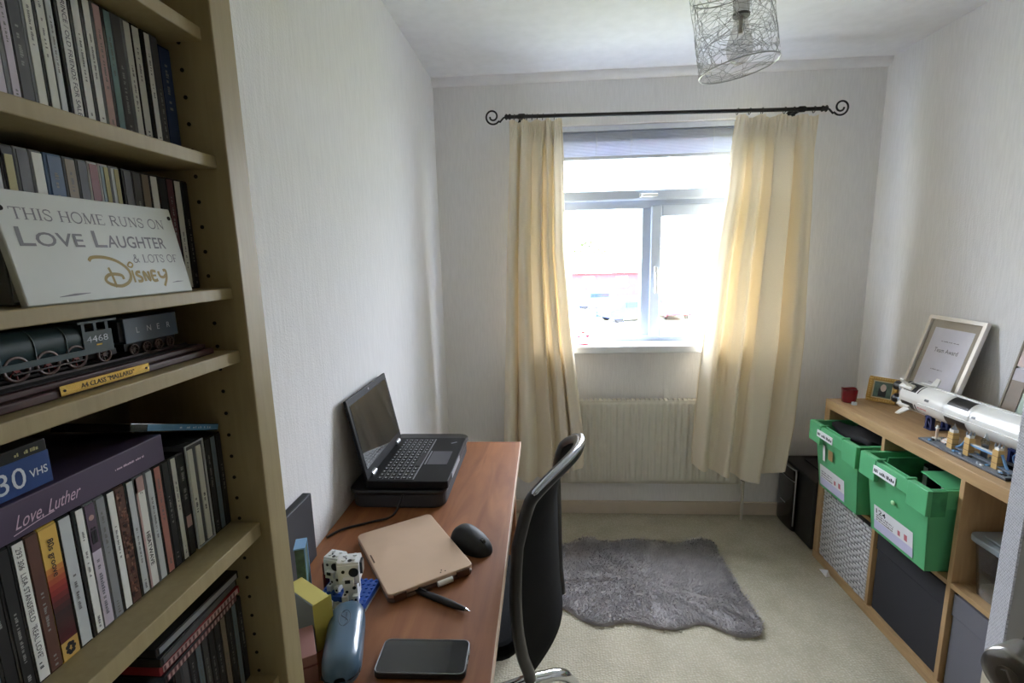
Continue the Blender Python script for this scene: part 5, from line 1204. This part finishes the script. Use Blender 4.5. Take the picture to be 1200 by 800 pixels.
b = MB(); b.box((-.014, -.089, .044), (-.004, -.009, .049), LBL_).box((-.014, -.089, .0493), (-.004, -.009, .051), RW).box((-.016, -.155, .016), (-.002, .042, .020), SKYG)
b.tube(smooth_path([(-.009, .012, .056), (-.009, .028, .030), (-.009, .046, .018)], 6), .0035, LBL_, 8).tube(smooth_path([(-.009, -.110, .056), (-.009, -.124, .030), (-.009, -.140, .010)], 6), .0035, LBL_, 8); b.build('bridge', t)
b = MB(); b.cyl((.02, -.02, .0085), (.02, -.02, .05), .009, SKYG, 10).lathe([(.009, 0), (.012, .01), (.004, .03), (0, .04)], TRC, (.02, -.02, .05), 10); b.box((.01, -.14, .0085), (.032, -.05, .026), RK)
b.tube([Vector((.022, -.125+.016*math.cos(2*PI*i/20), .046+.016*math.sin(2*PI*i/20))) for i in range(20)], .0016, LBL_, 6, closed=True); b.build('tower_blocks', t)

# black unit in corner
t = thing('paper_shredder', 'black boxy bin unit with silver-edged front standing in the far right corner', 'bin', (1.243, 2.385, 0))
GB = mat('gloss_black', (16, 16, 18), .2, coat=.3); SB = mat('satin_black', (20, 20, 22), .45)
b = MB(); b.box((.012, -.165, .012), (.345, .165, .352), SB); b.build('body', t, bevel=.006)
vs = []; k = 13
for z_ in (.02, .345):
    for i in range(k): y_ = -.02+.175*i/(k-1); vs.append(Vector((-.010*math.sin(PI*i/(k-1))**.6, y_, z_)))
    vs += [Vector((.0115, .155, z_)), Vector((.0115, -.02, z_))]
k += 2
MB().add(vs, [(i, (i+1) % k, k+(i+1) % k, k+i) for i in range(k)], GB, True).add(vs, [tuple(range(k))[::-1], tuple(range(k, 2*k))], GB).build('front_panel', t)
b = MB(); SL = mat('silver_trim', (176, 178, 182), .3, metal=.7)
path = [Vector((-.004-.010*math.sin(PI*i/12)**.6, .155-.175*i/12, .347)) for i in range(13)]+[Vector((-.003, -.022, z_)) for z_ in (.33, .2, .05)]
b.tube(path, .0032, SL, 6); b.tube([Vector((-.003-.010*math.sin(PI*i/12)**.6, .155-.175*i/12, .285)) for i in range(13)], .0025, SL, 6); b.build('silver_trim', t)
b = MB(); b.box((-.0125, .05, .14), (-.009, .10, .146), SL); b.build('badge', t)
MB().box((.10, -.11, .352), (.26, .11, .356), GB).build('top_slot', t)

# ================================================================== DOORS (right of the camera)
def door2():
    t = thing('door_2', None, None, (.616, .622, 0)); t['kind'] = 'structure'; d = Vector((.937, -.349, 0)); n_ = Vector((.349, .937, 0))
    DP = mat('door_paint_beige', (196, 186, 164), .5); TXm = weave('waffle_paper', (214, 214, 222), (236, 236, 240), .0045, .0035, gap=.16, bump=1.0)
    P = lambda a, e, z_: d*a+n_*e+Vector((0, 0, z_))
    MB().obox(P(.375, .02, 1.0), d*.375, n_*.02, Vector((0, 0, .995)), mat('door_face_grey', (186, 184, 180), .6)).build('leaf', t)
    b = MB(); b.obox(P(-.0012, .02, 1.42), d*.0012, n_*.0205, Vector((0, 0, .57)), TXm)
    q = random.Random(8)
    for i in range(14): b.obox(P(-.0015, .002+.0028*i, .848+q.uniform(-.008, .004)), d*.001, n_*.0012, Vector((0, 0, .008)), TXm)
    b.build('edge_paper', t)
    MB().obox(P(-.0006, .02, .43), d*.0006, n_*.02, Vector((0, 0, .42)), DP).build('edge_strip', t)
door2()
t = thing('door_1', None, None, (.529, .479, 0), R(20)); t['kind'] = 'structure'; PW = mat('door_white', (222, 220, 214), .4)
MB().box((0, -.73, .005), (.04, .028, 1.98), PW).build('leaf', t, bevel=.002)
BN = mat('brushed_nickel', (150, 148, 146), .28, metal=.9)
kb = MB().lathe([(.0, -.078), (.016, -.078), (.0235, -.076), (.0255, -.070), (.0255, -.040), (.016, -.030), (.012, -.012), (.026, -.008), (.026, 0)], BN, (0, 0, 1.003), 32, (1, 0, 0)).build('door_knob', t)
MB().obox((-.0795, 0, 1.003), (.0015, 0, 0), (0, .003, .006), (0, -.002, .001), BN).cyl((-.0785, 0, 1.003), (-.0775, 0, 1.003), .010, BN, 20).build('thumb_turn', kb)
